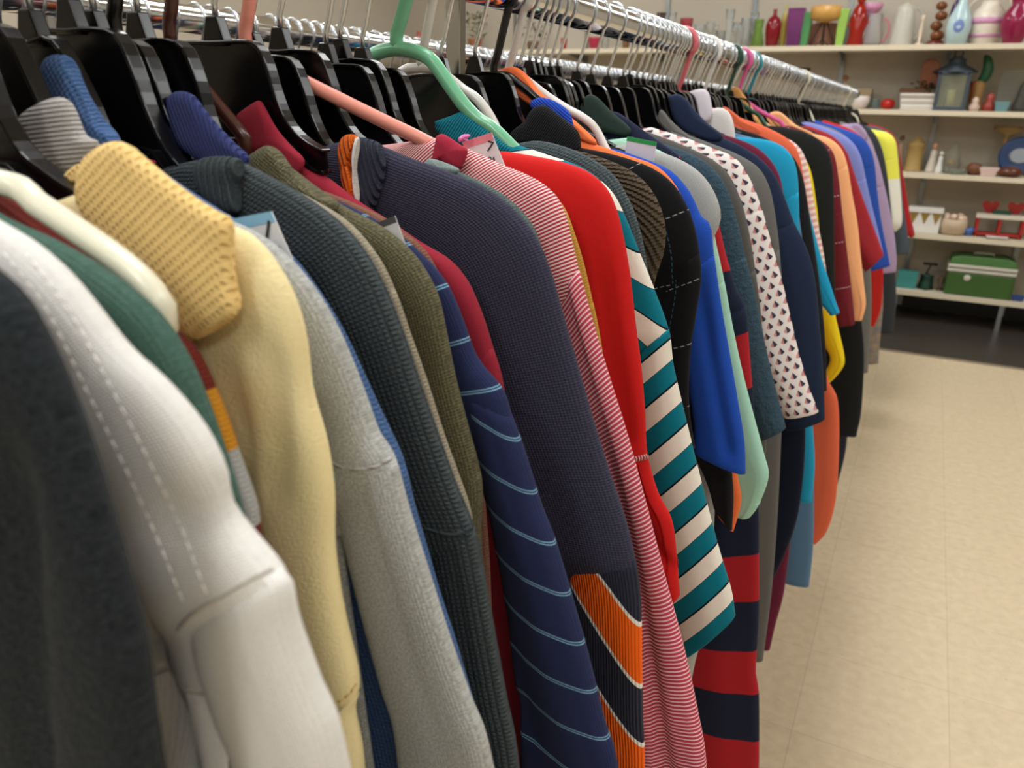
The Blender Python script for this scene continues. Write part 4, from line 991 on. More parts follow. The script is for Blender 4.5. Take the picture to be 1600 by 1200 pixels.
# ------------------------------------------------------------------ hangers of the front row
SPECIAL = {
    'maroon, mustard and grey striped sweater on the near cream hanger': ('cream', 'e6e2cc', 'ivory plastic tubular hanger nearest the camera, its arm crossing the green sweater'),
    'crimson and white finely striped henley on the pink plastic hanger': ('pink', 'f09c8c', 'salmon pink tubular hanger carrying the crimson striped henley'),
    'teal and white broad striped polo shirt on the mint green hanger': ('mint', '6fb890', 'mint green tubular hanger carrying the teal striped polo'),
    'graphite chunky knit sweater behind the scarlet top': ('whitish', 'd5d0ca', 'white tubular hanger with its straight hook just before the chrome upright'),
    'orange jersey tee on the black tubular hanger': ('black_tube', '0d0d0e', 'black tubular hanger inside the orange tee collar'),
    'royal blue short sleeved polo shirt beside the mint one': ('white_a', 'd8d4d0', 'white tubular hanger hooked right behind the black tubular one'),
    'graphite grey long polo shirt with a pointed collar': None,
    'coral orange long top on the white plastic hanger': ('white_b', 'e6e4e2', 'white tubular hanger lying over the coral top'),
    'black tee with a hanging sleeve before the maroon checked shirt': ('forest', '14463a', 'dark green plastic hanger hooked between silver ones on the far rail'),
    'maroon short sleeved shirt with thin pale check lines': ('fuchsia', 'd75a9c', 'bright pink plastic hanger hooked on the far part of the rail'),
    'peach orange tee with a folded back collar': ('turquoise', '1f8a9c', 'turquoise plastic hanger hooked next to the bright pink one'),
    'cyan blue long top with a hem below the navy tees': ('rose', 'd86a74', 'rose red plastic hanger hooked behind the white one'),
    'cobalt blue tee before the lavender sweater': ('ivory2', 'e2dcc2', 'ivory plastic hanger hooked near the end of the front rail'),
    'lemon yellow and white colour block polo shirt near the rack end': ('ivory3', 'e8e4d4', 'ivory hanger showing above the yellow and white polo'),
}
SPECIAL['taupe wool sweater showing as a thin edge behind the slate waffle knit'] = ('thin_black', '0b0b0c', 'thin black tubular hanger carrying the taupe sweater')
SPECIAL['rust brown cardigan peeping out behind the olive sweater'] = ('brown', '4a2820', 'brown plastic tubular hanger with hook rising beside the black ones')
NO_HANGER = ('navy jersey tee with thin',)
LET = {2: 'L', 5: 'M', 9: 'XL', 20: 'L', 24: '1X'}
PATH = {'cream': ([(0, 285), (60, 320), (120, 360), (180, 402), (218, 434), (238, 456)], 0.172, 0.0048),
        'pink': ([(388, 72), (425, 101), (500, 140), (560, 170), (630, 204), (690, 233)], 0.3985, 0.0046),
        'mint': ([(612, 76), (652, 82), (676, 96), (700, 130), (730, 170), (762, 198), (795, 214)], 0.563, 0.0058),
        'brown': ([(262, 66), (290, 102), (330, 152), (372, 202)], 0.340, 0.0040)}
ENDS = ('with', 'and', 'at', 'the', 'in', 'between', 'behind', 'to', 'a', 'of', 'on', 'before', 'its', 'near', 'beside', 'hanging', 'whose', 'which', 'stitched', 'squeezed', 'seen', 'as', 'lying', 'sliver', 'dashed', 'edge', 'just', 'under', 'end')
seen = set()
for i, (a, k) in enumerate(GARMENTS):
    label, Y = a[1], a[3]
    if i == 0 or label.startswith(NO_HANGER): continue
    sp = SPECIAL.get(label)
    if sp:
        mt = plastic(sp[0] + '_plastic', sp[1], 0.28)
        px, yy, r = PATH.get(sp[0], (None, Y, 0.0042))
        tube_hanger('plastic_hanger', yy, sp[2], mt, px=px, r=r, YG=Y, yaw={'pink': 0.50, 'brown': 0.25}.get(sp[0], 0), rest=sp[0] not in ('cream', 'brown'))
    else:
        w_ = label.split(); n = 7 if label.startswith(('navy and red', 'pale pink and')) else 5
        while True:
            sh = [q.rstrip(',') for q in w_[:n]]
            while sh[-1] in ENDS: sh.pop()
            short = ' '.join(sh)
            short = {'black tee whose sleeve': 'black tee beside the royal blue polo', 'bright orange tee whose sleeve': 'bright orange tee before the mint tee', 'black long sleeved tee': 'black long sleeved tee before the burgundy one', 'black long sleeved tee under the peach': 'black long sleeved tee under the peach tee', 'navy and red broad striped long sleeved': 'navy and red striped rugby shirt'}.get(short, short)
            if (short not in seen and short != 'black tee') or n >= len(w_): break
            n += 1
        seen.add(short)
        cr = label.startswith('crimson button'); black_hanger('suit_hanger', 0.3748 if cr else Y, f'black plastic hanger carrying the {short}', arms=SEEDS.uniform(0.94, 1.0), low=SEEDS.uniform(-0.004, 0.006), YG=0.3748 if cr else Y, cut=0.082 if cr else None)

# spare hangers in the dense run of hooks, copies of one
grp = 'black hangers with chrome hooks packed on the front rail'
lab = 'black plastic hanger with chrome wire hook packed tightly in the front rail row'
sp0 = None
used = [a[3] for a, k in GARMENTS]
ys = []
y = 1.08
while y < 4.5:
    y += SEEDS.uniform(0.020, 0.030) if y < 1.6 else SEEDS.uniform(0.03, 0.06)
    if 1.60 < y < 1.70 or 0.9 < y < 0.9: continue
    if min(abs(y - u) for u in used) > 0.009: ys.append(y)
for y in ys:
    if sp0 is None: sp0 = black_hanger('suit_hanger', y, lab, group=grp, cut=0.10)
    else: copy_tree(sp0, (RX, y, RZ))

# the row on the second rail
grp2 = 'black hangers on the second rail'
lab2 = 'black plastic hanger hooked on the second rail behind the front row'
h2 = None
y = 0.22
rr = random.Random(5)
while y < 4.4:
    y += rr.uniform(0.018, 0.05)
    if h2 is None: h2 = black_hanger('suit_hanger', y, lab2, group=grp2, x=R2X)
    else: copy_tree(h2, (R2X, y, RZ - rr.choice((0, 0, 0.0))))
for y, letter in ((0.30, 'L'), (0.50, 'XL'), (0.74, 'M')):
    black_hanger('suit_hanger', y, f'black hanger on the second rail with a size clip reading {letter}', x=R2X, letter=letter)

# unseen garments added on the second rail to keep the gaps between hangers dark
def back_garment(Y, c, label):
    root = empty('sweater', (R2X, Y, EYE), label, 'sweater', 'unseen tops added on the second rail')
    z0 = PZ
    o = spline([(0.0, -0.035), (0.05, -0.045), (0.085, -0.062), (0.14, -0.085), (0.195, -0.115), (0.215, -0.16), (0.22, -0.25), (0.225, -0.45), (0.23, -0.65)], 60)
    W = np.array([(R2X + a, z0 + b) for a, b in o]); M = W.copy(); M[:, 0] = 2 * R2X - W[:, 0]
    sheet_solid(M, W, 0.016, Y, fold=0.002, seed=Y * 9).build('body', F('cloth_' + c, c, None, 'plain', bump=0.3, heather=0.3), root)
for i, (y, c) in enumerate(zip(np.arange(0.3, 4.4, 0.17), ['23262c', '38404a', '5b5f63', '1d2b45', '6a2430', '2c3a33', '8d8a84', '15161a', '40506a', '7a6a55'] * 3)):
    back_garment(float(y) + 0.004, c, 'unseen top added on the second rail to darken gaps behind the front row')

# ------------------------------------------------------------------ price tickets
price_tag(0.2490, [(358, 343), (424, 330), (457, 405), (392, 418)], 'pale blue topped price ticket sticking up behind the heather grey polo', '7fb2d2', [('1', 0.52, 0.48, 0.014, 0.5), ('08', 0.62, 0.80, 0.0058, 0.3)], bandfrac=0.22)
price_tag(0.3305, [(578, 352), (617, 337), (634, 384), (596, 398)], 'white price ticket with dark grey edge beside the olive sweater', '4c4c4c', [], bandfrac=0.2)
price_tag(0.466, [(722, 222), (768, 207), (790, 262), (745, 275)], 'pink edged price ticket pinned to the crimson striped henley', 'dd8794', [('7', 0.62, 0.42, 0.010, 0.5), ('04', 0.55, 0.72, 0.0052, 0.3)], bandfrac=0.2)
t = price_tag(0.775, [(980, 213), (1026, 222), (1022, 252), (976, 243)], 'green topped price ticket at the neck of the light grey tee', '1f9a4c', [], bandfrac=0.22)
# little pink fastener beside the pink ticket
cl = px_poly([(716, 216), (724, 210), (733, 210), (735, 213), (729, 216), (732, 221), (724, 219), (718, 222)], 0.462, 30)
tag(pillow(MB(), cl, 0.462, 0.002, edge=0.003).build('size_clip', plastic('pink_clip', 'e37fc0', 0.3)), 'small pink plastic clip beside the pink price ticket', 'clip')

# ------------------------------------------------------------------ wall shelving
SHELF = [0.197, 0.567, 0.937, 1.307, 1.677]       # top faces
SY0, SY1 = 5.60, 5.985
wood = plain('cream_laminate', 'cfc4ae', 0.5, noise=0.04)
edge = plain('cream_edge', 'dcd0b6', 0.45, noise=0.02)
steel = plain('shelf_steel', '8f9496', 0.35, 0.8)
UPX = [1597, 1451, 1306]
def shelf_uprights():
    xs = []
    base = x_at(1455, 5.97, 1.1)
    sp_ = x_at(1455, 5.97, 1.1) - x_at(1309, 5.97, 1.5)
    return [base + 0.62 * k for k in range(-6, 5) if -4.0 < base + 0.62 * k < 3.0]
UX = shelf_uprights()
names = ['lowest', 'second lowest', 'middle', 'second highest', 'highest visible']
for i, z in enumerate(SHELF):
    r = empty('wall_shelf', (0, SY0, z), f'{names[i]} long cream shelf board on the back wall', 'shelf', 'shelves on the back wall')
    MB().box(-4.1, 3.1, SY0 + 0.006, SY1, z - 0.022, z).build('board', wood, r)
    MB().box(-4.1, 3.1, SY0, SY0 + 0.006, z - 0.030, z).build('front_edge', edge, r)
    for x in UX:
        MB().prism([(0, 0)], 0, 0) if False else None
        m = MB(); vs = [(x - 0.006, SY1 - 0.005, z - 0.022), (x - 0.006, SY0 + 0.05, z - 0.022), (x - 0.006, SY0 + 0.05, z - 0.034), (x - 0.006, SY1 - 0.005, z - 0.075)]
        vs += [(a + 0.004, b, c) for a, b, c in vs]
        m.add(vs, [(0, 1, 2, 3), (7, 6, 5, 4), (0, 4, 5, 1), (1, 5, 6, 2), (2, 6, 7, 3), (3, 7, 4, 0)], smooth=False)
        m.build('bracket', steel, r)
for k, x in enumerate(UX):
    o = MB().box(x - 0.018, x + 0.010, WALL_Y - 0.014, WALL_Y, 0.02, 2.3).build('shelf_upright', steel)
    tag(o, 'slotted steel upright strip holding the shelves on the back wall', 'shelf upright', 'steel uprights on the back wall')
for px in (1562, 1398):
    x = x_at(px, 5.62, 0.1)
    tag(MB().box(x - 0.012, x + 0.012, 5.61, 5.634, 0, SHELF[0] - 0.031).build('shelf_support', steel), 'short steel leg under the ' + ('right' if px > 1500 else 'left') + ' part of the lowest shelf', 'shelf support')

# ------------------------------------------------------------------ things on the shelves
def glass(name, c, dens=0.0, rough=0.05):
    m, nt, b = nodes(name); b.inputs['Base Color'].default_value = lin(c); b.inputs['Transmission Weight'].default_value = 0.85
    b.inputs['Roughness'].default_value = rough; b.inputs['IOR'].default_value = 1.15; b.inputs['Specular IOR Level'].default_value = 0.6
    return m
GL = {}
def gl(c): 
    if c not in GL: GL[c] = glass('glass_' + c, c)
    return GL[c]
def ce(c, rough=0.3): return bpy.data.materials.get('glaze_' + c) or plain('glaze_' + c, c, rough, noise=0.06, nscale=20)

def put(name, label, cat, px, w, h, shelf, prof_, mat, y=5.78, parts=(), n=24, group=None, sx=1, sy=1):
    """turned object: prof_ in units of half width and height; w, h in photo pixels"""
    z = SHELF[shelf]; x = x_at(px, y, z + 0.05)
    d = 4.75 + (4 - shelf) * 0.05; W = w * d / FPX / 2; H = h * d / FPX
    root = empty(name, (x, y, z), label, cat, group)
    MB().lathe([(r * W, zz * H) for r, zz in prof_], x, y, z + 0.0005, n, sx, sy).build('body', mat, root)
    for pn, fn, pm in parts: fn(MB(), x, y, z, W, H).build(pn, pm, root)
    return root
VASE = [(0.55, 0), (0.75, 0.03), (1, 0.35), (0.95, 0.55), (0.5, 0.78), (0.42, 0.86), (0.62, 1), (0.55, 0.995), (0.36, 0.87), (0.1, 0.8)]
BOT = [(0.6, 0), (0.72, 0.03), (1, 0.4), (1, 0.6), (0.75, 0.76), (0.28, 0.84), (0.22, 0.93), (0.3, 1), (0.15, 1)]
CUP = [(0.7, 0), (0.75, 0.02), (0.95, 0.9), (1, 1), (0.93, 1), (0.7, 0.1)]
GOB = [(0.7, 0), (0.7, 0.03), (0.12, 0.08), (0.1, 0.4), (0.5, 0.5), (0.95, 0.7), (0.9, 1), (0.84, 1), (0.85, 0.72), (0.1, 0.5)]
TALL = [(0.75, 0), (0.8, 0.02), (0.7, 0.5), (1, 1), (0.93, 1), (0.6, 0.5), (0.6, 0.06)]
T_ = 4
put('vase', 'dark brown glass vase with a wide lip on the top shelf', 'vase', 1030, 30, 60, T_, VASE, ce('3c2018', 0.15))
put('glass_vase', 'pink glass tumbler vase on the top shelf', 'vase', 1070, 23, 50, T_, CUP, gl('e58c98'))
put('vase', 'dark red bottle vase with a narrow neck on the top shelf', 'vase', 1206, 25, 60, T_, BOT, ce('7c0f1c', 0.15))
put('glass_vase', 'green glass vase left of the dark red bottle vase', 'vase', 1183, 22, 45, T_, [(0.9, 0), (1, 0.05), (0.95, 0.3), (0.6, 0.62), (0.75, 1), (0.68, 1), (0.5, 0.62), (0.8, 0.1)], gl('b9d884'))
put('bottle', 'tall thin yellow bottle behind the dark red vase', 'bottle', 1222, 13, 68, T_, BOT, ce('b7a54c'), y=5.84)
def slab(mb, x, y, z, W, H, tx=0.0, top=1.0):
    vs = []
    for zz, sc, ox in ((0, 0.72, 0), (H, 1.0 * top, tx * W)):
        vs += [(x + ox - W * sc, y - W * sc * 0.8, z + 0.0005 + zz), (x + ox + W * sc, y - W * sc * 0.8, z + 0.0005 + zz), (x + ox + W * sc, y + W * sc * 0.8, z + 0.0005 + zz), (x + ox - W * sc, y + W * sc * 0.8, z + 0.0005 + zz)]
    return mb.add(vs, [(3, 2, 1, 0), (4, 5, 6, 7), (0, 1, 5, 4), (1, 2, 6, 5), (2, 3, 7, 6), (3, 0, 4, 7)], smooth=False)
def putbox(name, label, cat, px, w, h, shelf, mat, y=5.78, fn=slab, bevel=0.003, **kw):
    z = SHELF[shelf]; x = x_at(px, y, z + 0.05); d = 4.75 + (4 - shelf) * 0.05
    o = fn(MB(), x, y, z, w * d / FPX / 2, h * d / FPX, **kw).build(name, mat, bevel=bevel, origin=(x, y, z))
    return tag(o, label, cat)
putbox('glass_vase', 'purple square flared glass vase on the top shelf', 'vase', 1240, 27, 60, T_, gl('a862a8'))
putbox('vase', 'slim leaning green vase right of the purple glass vase', 'vase', 1256, 15, 54, T_, ce('4c8a54'), tx=0.35)
putbox('vase', 'slim lime green vase left of the red figurine', 'vase', 1312, 16, 57, T_, ce('93bb52'), tx=0.2)
def stand(mb, x, y, z, W, H):
    for s in (-1, 1):
        mb.tube([(x + s * W * 0.15, y, z + H * 0.62), (x + s * W * 0.55, y, z + H * 0.3), (x + s * W * 0.75, y, z + H * 0.12), (x + s * W * 0.5, y, z + 0.006), (x, y, z + H * 0.2)], 0.004, 8)
        mb.tube([(x, y + s * W * 0.1, z + H * 0.6), (x, y + s * W * 0.6, z + 0.006)], 0.004, 8)
    return mb
blkm = plain('black_iron', '15110f', 0.5)
put('candle_holder', 'yellow candle bowl on a black scrolled iron stand', 'candle holder', 1285, 48, 62, T_, [(0.1, 0.6), (0.7, 0.66), (1, 0.72), (1, 0.98), (0.9, 1), (0.88, 0.75), (0.2, 0.7)], ce('c99a52'), parts=[('stand', stand, blkm)])
put('picture_box', 'peach coloured gift box behind the iron candle stand', 'box', 1285, 44, 40, T_, [(1, 0), (1, 0.02), (1, 0.98), (1, 1)], ce('b98870', 0.6), y=5.92, n=4)
def fig(mb, x, y, z, W, H):
    mb.ball((x, y, z + H * 0.86), W * 0.45, 14); mb.tube([(x - W * 0.4, y, z + H * 0.62), (x - W * 0.9, y - 0.01, z + H * 0.4), (x - W * 0.3, y - 0.02, z + H * 0.35)], W * 0.16, 8); mb.tube([(x + W * 0.4, y, z + H * 0.62), (x + W * 0.9, y - 0.01, z + H * 0.45), (x + W * 0.5, y - 0.02, z + H * 0.3)], W * 0.16, 8); return mb
put('figurine', 'shiny orange red glass figurine on the top shelf', 'figurine', 1337, 30, 82, T_, [(0.85, 0), (0.9, 0.04), (0.75, 0.25), (0.95, 0.5), (0.6, 0.7), (0.3, 0.78), (0.1, 0.8)], ce('8f1e12', 0.12), parts=[('head_and_arms', fig, ce('a32a16', 0.12))])
def handle(mb, x, y, z, W, H, s=1):
    P = [(x + s * W * (0.8 + 0.75 * math.sin(t)), y, z + H * (0.52 + 0.36 * math.cos(t))) for t in np.linspace(0.1, 3.0, 12)]
    return mb.tube(P, 0.006, 8)
put('pitcher', 'clear glass pitcher with a pink looping handle', 'pitcher', 1362, 30, 48, T_, [(0.8, 0), (0.9, 0.04), (1, 0.4), (0.6, 0.75), (0.75, 1), (0.7, 1), (0.55, 0.75), (0.85, 0.1)], gl('f1efee'), parts=[('handle', handle, ce('c4707c'))])
put('bowl', 'pink ruffled glass bowl standing high behind the pitcher', 'bowl', 1352, 40, 66, T_, [(0.6, 0), (0.2, 0.1), (0.2, 0.7), (0.8, 0.85), (1, 1), (0.9, 1), (0.7, 0.86), (0.1, 0.75)], ce('cf8fae'), y=5.88)
put('coffee_pot', 'tall pale grey enamel pot with side handle', 'pot', 1408, 34, 62, T_, [(1, 0), (1, 0.05), (0.85, 0.8), (0.7, 0.92), (0.2, 1), (0.05, 1.04)], ce('b8b4a8', 0.3), parts=[('handle', handle, ce('a8a49a'))])
put('candlestick', 'slim cream candlestick beside the pale grey pot', 'candlestick', 1437, 13, 45, T_, [(1, 0), (1, 0.06), (0.3, 0.15), (0.45, 0.5), (0.25, 0.8), (0.5, 1)], ce('e0cdb4'))
def balls(mb, x, y, z, W, H):
    for k, (ox, r) in enumerate(((0.1, 0.62), (-0.15, 0.55), (0.15, 0.55), (0.0, 0.5))): mb.ball((x + ox * W, y, z + H * (0.22 + 0.2 * k)), W * r * 1.15, 14, (1, 1, 0.8))
    return mb
put('stacked_ornament', 'brown glazed ornament of stacked pebbles on the top shelf', 'ornament', 1462, 28, 70, T_, [(1, 0), (1, 0.06), (0.7, 0.12), (0.3, 0.14)], ce('5e2218', 0.2), parts=[('pebbles', balls, ce('74421f', 0.15))])
put('bottle', 'dark purple slender bottle behind the pale blue vase', 'bottle', 1484, 14, 78, T_, BOT, ce('3c1650', 0.2), y=5.86)
def medallion(mb, x, y, z, W, H): return mb.ball((x, y - W * 0.93, z + H * 0.32), W * 0.42, 12, (1, 0.12, 1.3))
put('vase', 'pale blue teardrop vase with a blue flower motif', 'vase', 1495, 34, 78, T_, [(0.6, 0), (0.8, 0.02), (1, 0.3), (0.9, 0.48), (0.4, 0.72), (0.2, 0.85), (0.32, 1), (0.15, 1)], ce('b4cdd0', 0.15), parts=[('flower_motif', medallion, ce('6f83bb'))], y=5.68)
def band(z0, z1, f=1.01):
    def fn(mb, x, y, z, W, H): return mb.lathe([(W * f, H * z0), (W * f, H * z1)], x, y, z, 24)
    return fn
URN = [(0.75, 0), (0.8, 0.03), (0.95, 0.25), (1, 0.5), (0.85, 0.68), (0.5, 0.8), (0.5, 0.9), (0.75, 1), (0.6, 1)]
put('urn', 'white two handled urn with pink stripes on the top shelf', 'urn', 1538, 50, 70, T_, URN, ce('e6dccb'), parts=[('pink_band', band(0.16, 0.24, 0.93), ce('d79cc0')), ('pink_band', band(0.42, 0.54, 1.015), ce('d79cc0')), ('handle', lambda m, x, y, z, W, H: handle(m, x, y, z + H * 0.2, W * 0.75, H * 0.85, 1), ce('e6dccb')), ('handle', lambda m, x, y, z, W, H: handle(m, x, y, z + H * 0.2, W * 0.75, H * 0.85, -1), ce('e6dccb'))])
put('vase', 'magenta glass vase at the right end of the top shelf', 'vase', 1584, 42, 66, T_, [(0.5, 0), (0.6, 0.03), (1, 0.4), (0.9, 0.6), (0.5, 0.78), (0.6, 0.95), (0.8, 1), (0.7, 1)], ce('8e2046', 0.12), y=5.66)
gv = [(1048, 14, 58, TALL), (1092, 20, 38, CUP), (1108, 16, 44, GOB), (1124, 18, 30, CUP), (1137, 16, 60, TALL), (1149, 15, 40, GOB), (1163, 18, 48, TALL), (1175, 16, 58, GOB), (1004, 16, 40, CUP), (968, 16, 46, GOB), (946, 16, 42, CUP), (1116, 14, 52, BOT), (1155, 12, 34, CUP)]
gls = ['clear glass tumbler', 'clear stemmed glass', 'tall clear glass vase']
for i, (px, w_, h_, pr) in enumerate(gv):
    put('drinking_glass', 'clear glassware standing in the crowded run of clear glasses on the top shelf', 'glass', px, w_, h_, T_, pr, gl('eef0ee'), y=5.70 + 0.05 * (i % 4), group='clear glasses on the top shelf', n=18)
put('cup', 'small red glass cup seen under the front rail', 'cup', 881, 13, 22, T_, CUP, ce('a83426'))
put('bowl', 'red glass bowl seen under the front rail', 'bowl', 930, 27, 22, T_, CUP, ce('b03048'))
put('cork_figure', 'brown wooden bottle with a tapered neck above the rail', 'bottle', 978, 16, 64, T_, BOT, ce('8a6842'), y=5.84)
# potted artificial plants seen between the uprights
def leaves(mb, x, y, z, W, H, seed=1, n=60):
    r = random.Random(seed)
    for _ in range(n):
        a = r.uniform(0, 6.28); rad = W * r.uniform(0.1, 1.0); zz = z + H * r.uniform(0.35, 1.0); c = Vector((x + rad * math.cos(a), y + rad * math.sin(a) * 0.6, zz))
        d = Vector((math.cos(a), math.sin(a), r.uniform(-0.4, 0.9))).normalized() * r.uniform(0.02, 0.04); s = d.cross(Vector((0, 0, 1))).normalized() * 0.010; up = Vector((0, 0, 0.004))
        mb.add([c, c + d * 0.5 + s + up, c + d, c + d * 0.5 - s + up, c + d * 0.5 - up], [(0, 1, 2, 3), (0, 4, 2, 1), (0, 3, 2, 4)])
    return mb
put('potted_plant', 'artificial yellow flowers in a terracotta pot on the shelf', 'plant', 742, 46, 70, T_, [(0.5, 0), (0.62, 0.3), (0.66, 0.34), (0.3, 0.34)], ce('9c6a4a', 0.7), parts=[('flowers', lambda m, *a: leaves(m, *a, seed=3, n=45), ce('b9a52c', 0.6)), ('foliage', lambda m, *a: leaves(m, *a, seed=4, n=60), ce('4c6136', 0.6))])
put('potted_plant', 'dark green artificial plant right of the yellow flowers', 'plant', 835, 60, 68, T_, [(0.4, 0), (0.5, 0.25), (0.2, 0.26)], ce('6b5440', 0.7), parts=[('foliage', lambda m, *a: leaves(m, *a, seed=9, n=90), ce('3f5a34', 0.6))])
put('toy_figure', 'small red and white toy seen between the hooks', 'toy', 655, 20, 40, T_, [(0.8, 0), (1, 0.3), (0.5, 0.5), (0.7, 0.7), (0.5, 1), (0.1, 1)], ce('b8685a'))
S2 = 3
put('bowl', 'small dark bowl above the far rail on the second highest shelf', 'bowl', 1250, 22, 62, S2, [(0.3, 0), (0.3, 0.8), (1, 1), (0.9, 1), (0.3, 0.85)], ce('3a2620'))
put('figurine', 'small robed clay figurine with brown hair', 'figurine', 1316, 17, 56, S2, [(0.9, 0), (0.9, 0.05), (0.55, 0.6), (0.3, 0.68), (0.1, 0.7)], ce('c4ab8d', 0.7), parts=[('head', lambda m, x, y, z, W, H: m.ball((x, y, z + H * 0.84), W * 0.55, 12), ce('83542f', 0.7))])
putbox('trinket_box', 'beige box behind the white bowl on the second highest shelf', 'box', 1344, 34, 32, S2, ce('b3a27f', 0.7), y=5.88)
put('bowl', 'white china bowl left of the red apple', 'bowl', 1342, 34, 20, S2, [(0.5, 0), (0.7, 0.1), (1, 0.6), (0.95, 1), (0.85, 1), (0.5, 0.3)], ce('ddd2cc'))
put('drinking_glass', 'small glass jar left of the red apple', 'jar', 1368, 14, 15, S2, CUP, gl('bfd0cc'))
put('apple_ornament', 'red apple ornament on the second highest shelf', 'ornament', 1388, 22, 16, S2, [(0.4, 0), (0.8, 0.1), (1, 0.5), (0.8, 0.9), (0.3, 1), (0.05, 0.92)], ce('b8231a', 0.2))
for k in range(6):
    z = SHELF[S2] + 0.0005 + k * 0.0165; x = x_at(1435, 5.76, z)
    o = MB().box(x - 0.105 + 0.004 * (k % 2), x + 0.105 - 0.003 * (k % 3), 5.68, 5.86, z, z + 0.0155).build('book', ce(['cfc8bd', 'e2dcd2', 'b9b0a4', 'ded7cc', 'a79e92', 'd6cfc4'][k], 0.6), bevel=0.003)
    tag(o, ['lowest', 'second lowest', 'third', 'fourth', 'fifth', 'uppermost'][k] + ' pale bound volume in the stack under the wooden arch', 'book', 'stacked pale volumes')
zz = SHELF[S2] + 0.1; x = x_at(1430, 5.76, zz)
r = empty('wooden_grotto', (x, 5.76, zz), 'brown wooden arch ornament with moss on the stacked volumes', 'ornament')
MB().box(x - 0.09, x + 0.085, 5.70, 5.82, zz, zz + 0.03).build('base', ce('5a3b22', 0.7), r, bevel=0.006)
xa = x_at(1447, 5.76, zz); P = [(xa - 0.05, zz + 0.03), (xa - 0.052, zz + 0.15)] + [(xa + 0.052 * math.cos(t), zz + 0.155 + 0.045 * math.sin(t)) for t in np.linspace(3.1, 0.05, 12)] + [(xa + 0.05, zz + 0.03)]
MB().prism(P, 5.75, 5.775).build('arch', ce('7a4526', 0.6), r, bevel=0.004)
leaves(MB(), xa, 5.735, zz - 0.01, 0.085, 0.07, 5, 60).build('moss', ce('4b5432', 0.8), r)
# lantern
def lantern():
    y = 5.74; z = SHELF[S2]; x = x_at(1489, y, z + 0.15); r = empty('lantern', (x, y, z), 'grey blue metal lantern with glass panes and ring handle', 'lantern')
    m = plain('lantern_paint', '3c4650', 0.5)
    w = 0.078; f = MB().box(x - w - 0.008, x + w + 0.008, y - w, y + w, z + 0.0005, z + 0.022)
    for a in (-1, 1):
        for b in (-1, 1):
            f.box(x + a * w - 0.010, x + a * w + 0.010, y + b * (w - 0.008) - 0.008, y + b * (w - 0.008) + 0.008, z + 0.02, z + 0.22)
    f.box(x - w - 0.008, x + w + 0.008, y - w, y + w, z + 0.205, z + 0.225)
    f.build('frame', m, r, bevel=0.002)
    MB().box(x - w + 0.006, x + w - 0.006, y - w + 0.004, y - w + 0.007, z + 0.022, z + 0.205).build('pane', gl('d9dcc8'), r)
    MB().box(x - w + 0.006, x + w - 0.006, y + w - 0.007, y + w - 0.004, z + 0.022, z + 0.205).build('pane', gl('d9dcc8'), r)
    MB().lathe([(0.022, 0.0), (0.022, 0.10)], x, y, z + 0.023, 16).build('candle', ce('e8dfae', 0.5), r)
    MB().lathe([(0.125, 0.22), (0.12, 0.228), (0.05, 0.265), (0.045, 0.29), (0.05, 0.292), (0.02, 0.31)], x, y, z, 4).build('roof', m, r)
    MB().tube([(x + 0.022 * math.cos(t), y, z + 0.325 + 0.022 * math.sin(t)) for t in np.linspace(0, 6.28, 20)[:-1]], 0.004, 8, closed=True).build('ring_handle', m, r)
lantern()
def parrot():
    y = 5.78; z = SHELF[S2]; x = x_at(1530, y, z + 0.15); r = empty('parrot_figure', (x, y, z), 'green parrot figure perched on a brown stump', 'figurine')
    MB().lathe([(0.035, 0), (0.04, 0.02), (0.028, 0.09), (0.035, 0.16), (0.02, 0.175)], x, y, z + 0.0005, 14).build('stump', ce('9a7442', 0.7), r)
    MB().tube(spline([(x - 0.005, y, z + 0.16), (x + 0.022, y, z + 0.20), (x + 0.028, y, z + 0.25), (x + 0.012, y, z + 0.30), (x - 0.006, y, z + 0.315)], 16), [0.016, .02, .024, .027, .029, .030, .030, .030, .029, .028, .026, .026, .024, .02, .014, .006], 12).build('bird', ce('1c5230', 0.5), r)
    MB().tube([(x - 0.03, y, z + 0.17), (x - 0.025, y, z + 0.11), (x - 0.035, y, z + 0.05)], [0.02, 0.016, 0.006], 10).build('tail', ce('8a3a1a', 0.5), r)
parrot()
put('figurine', 'little white and red santa figurine below the parrot', 'figurine', 1524, 15, 20, S2, [(0.8, 0), (1, 0.3), (0.5, 0.6), (0.7, 0.75), (0.2, 1)], ce('cdb3a6'), y=5.66)
put('figurine', 'small red and green elf figurine right of the santa', 'figurine', 1546, 18, 26, S2, [(0.9, 0), (1, 0.3), (0.5, 0.6), (0.7, 0.75), (0.2, 1)], ce('92392f'), y=5.68)
putbox('photo_holder', 'clear acrylic photo holder beside the elf figurine', 'photo holder', 1574, 32, 58, S2, gl('c9ccc6'), y=5.82, fn=lambda m, x, y, z, W, H: m.box(x - W, x + W, y - 0.006, y + 0.006, z, z + H))
putbox('jewellery_box', 'small teal box in front of the clear frame', 'box', 1566, 20, 14, S2, ce('6a9096', 0.5), y=5.66)
put('figurine', 'dark grey figurine at the right end of the second highest shelf', 'figurine', 1594, 22, 44, S2, [(0.9, 0), (1, 0.15), (0.6, 0.5), (0.5, 0.8), (0.1, 1)], ce('45453c', 0.6))
S3 = 2
def angel(mb, x, y, z, W, H): return mb.ball((x, y, z + H * 0.86), W * 0.5, 12)
ANG = [(1, 0), (0.95, 0.05), (0.5, 0.55), (0.55, 0.68), (0.2, 0.75)]
put('figurine', 'brown and white figurine just past the yellow polo shoulder', 'figurine', 1403, 17, 58, S3, ANG, ce('a48c78', 0.6), parts=[('head', angel, ce('5d4530', 0.7))])
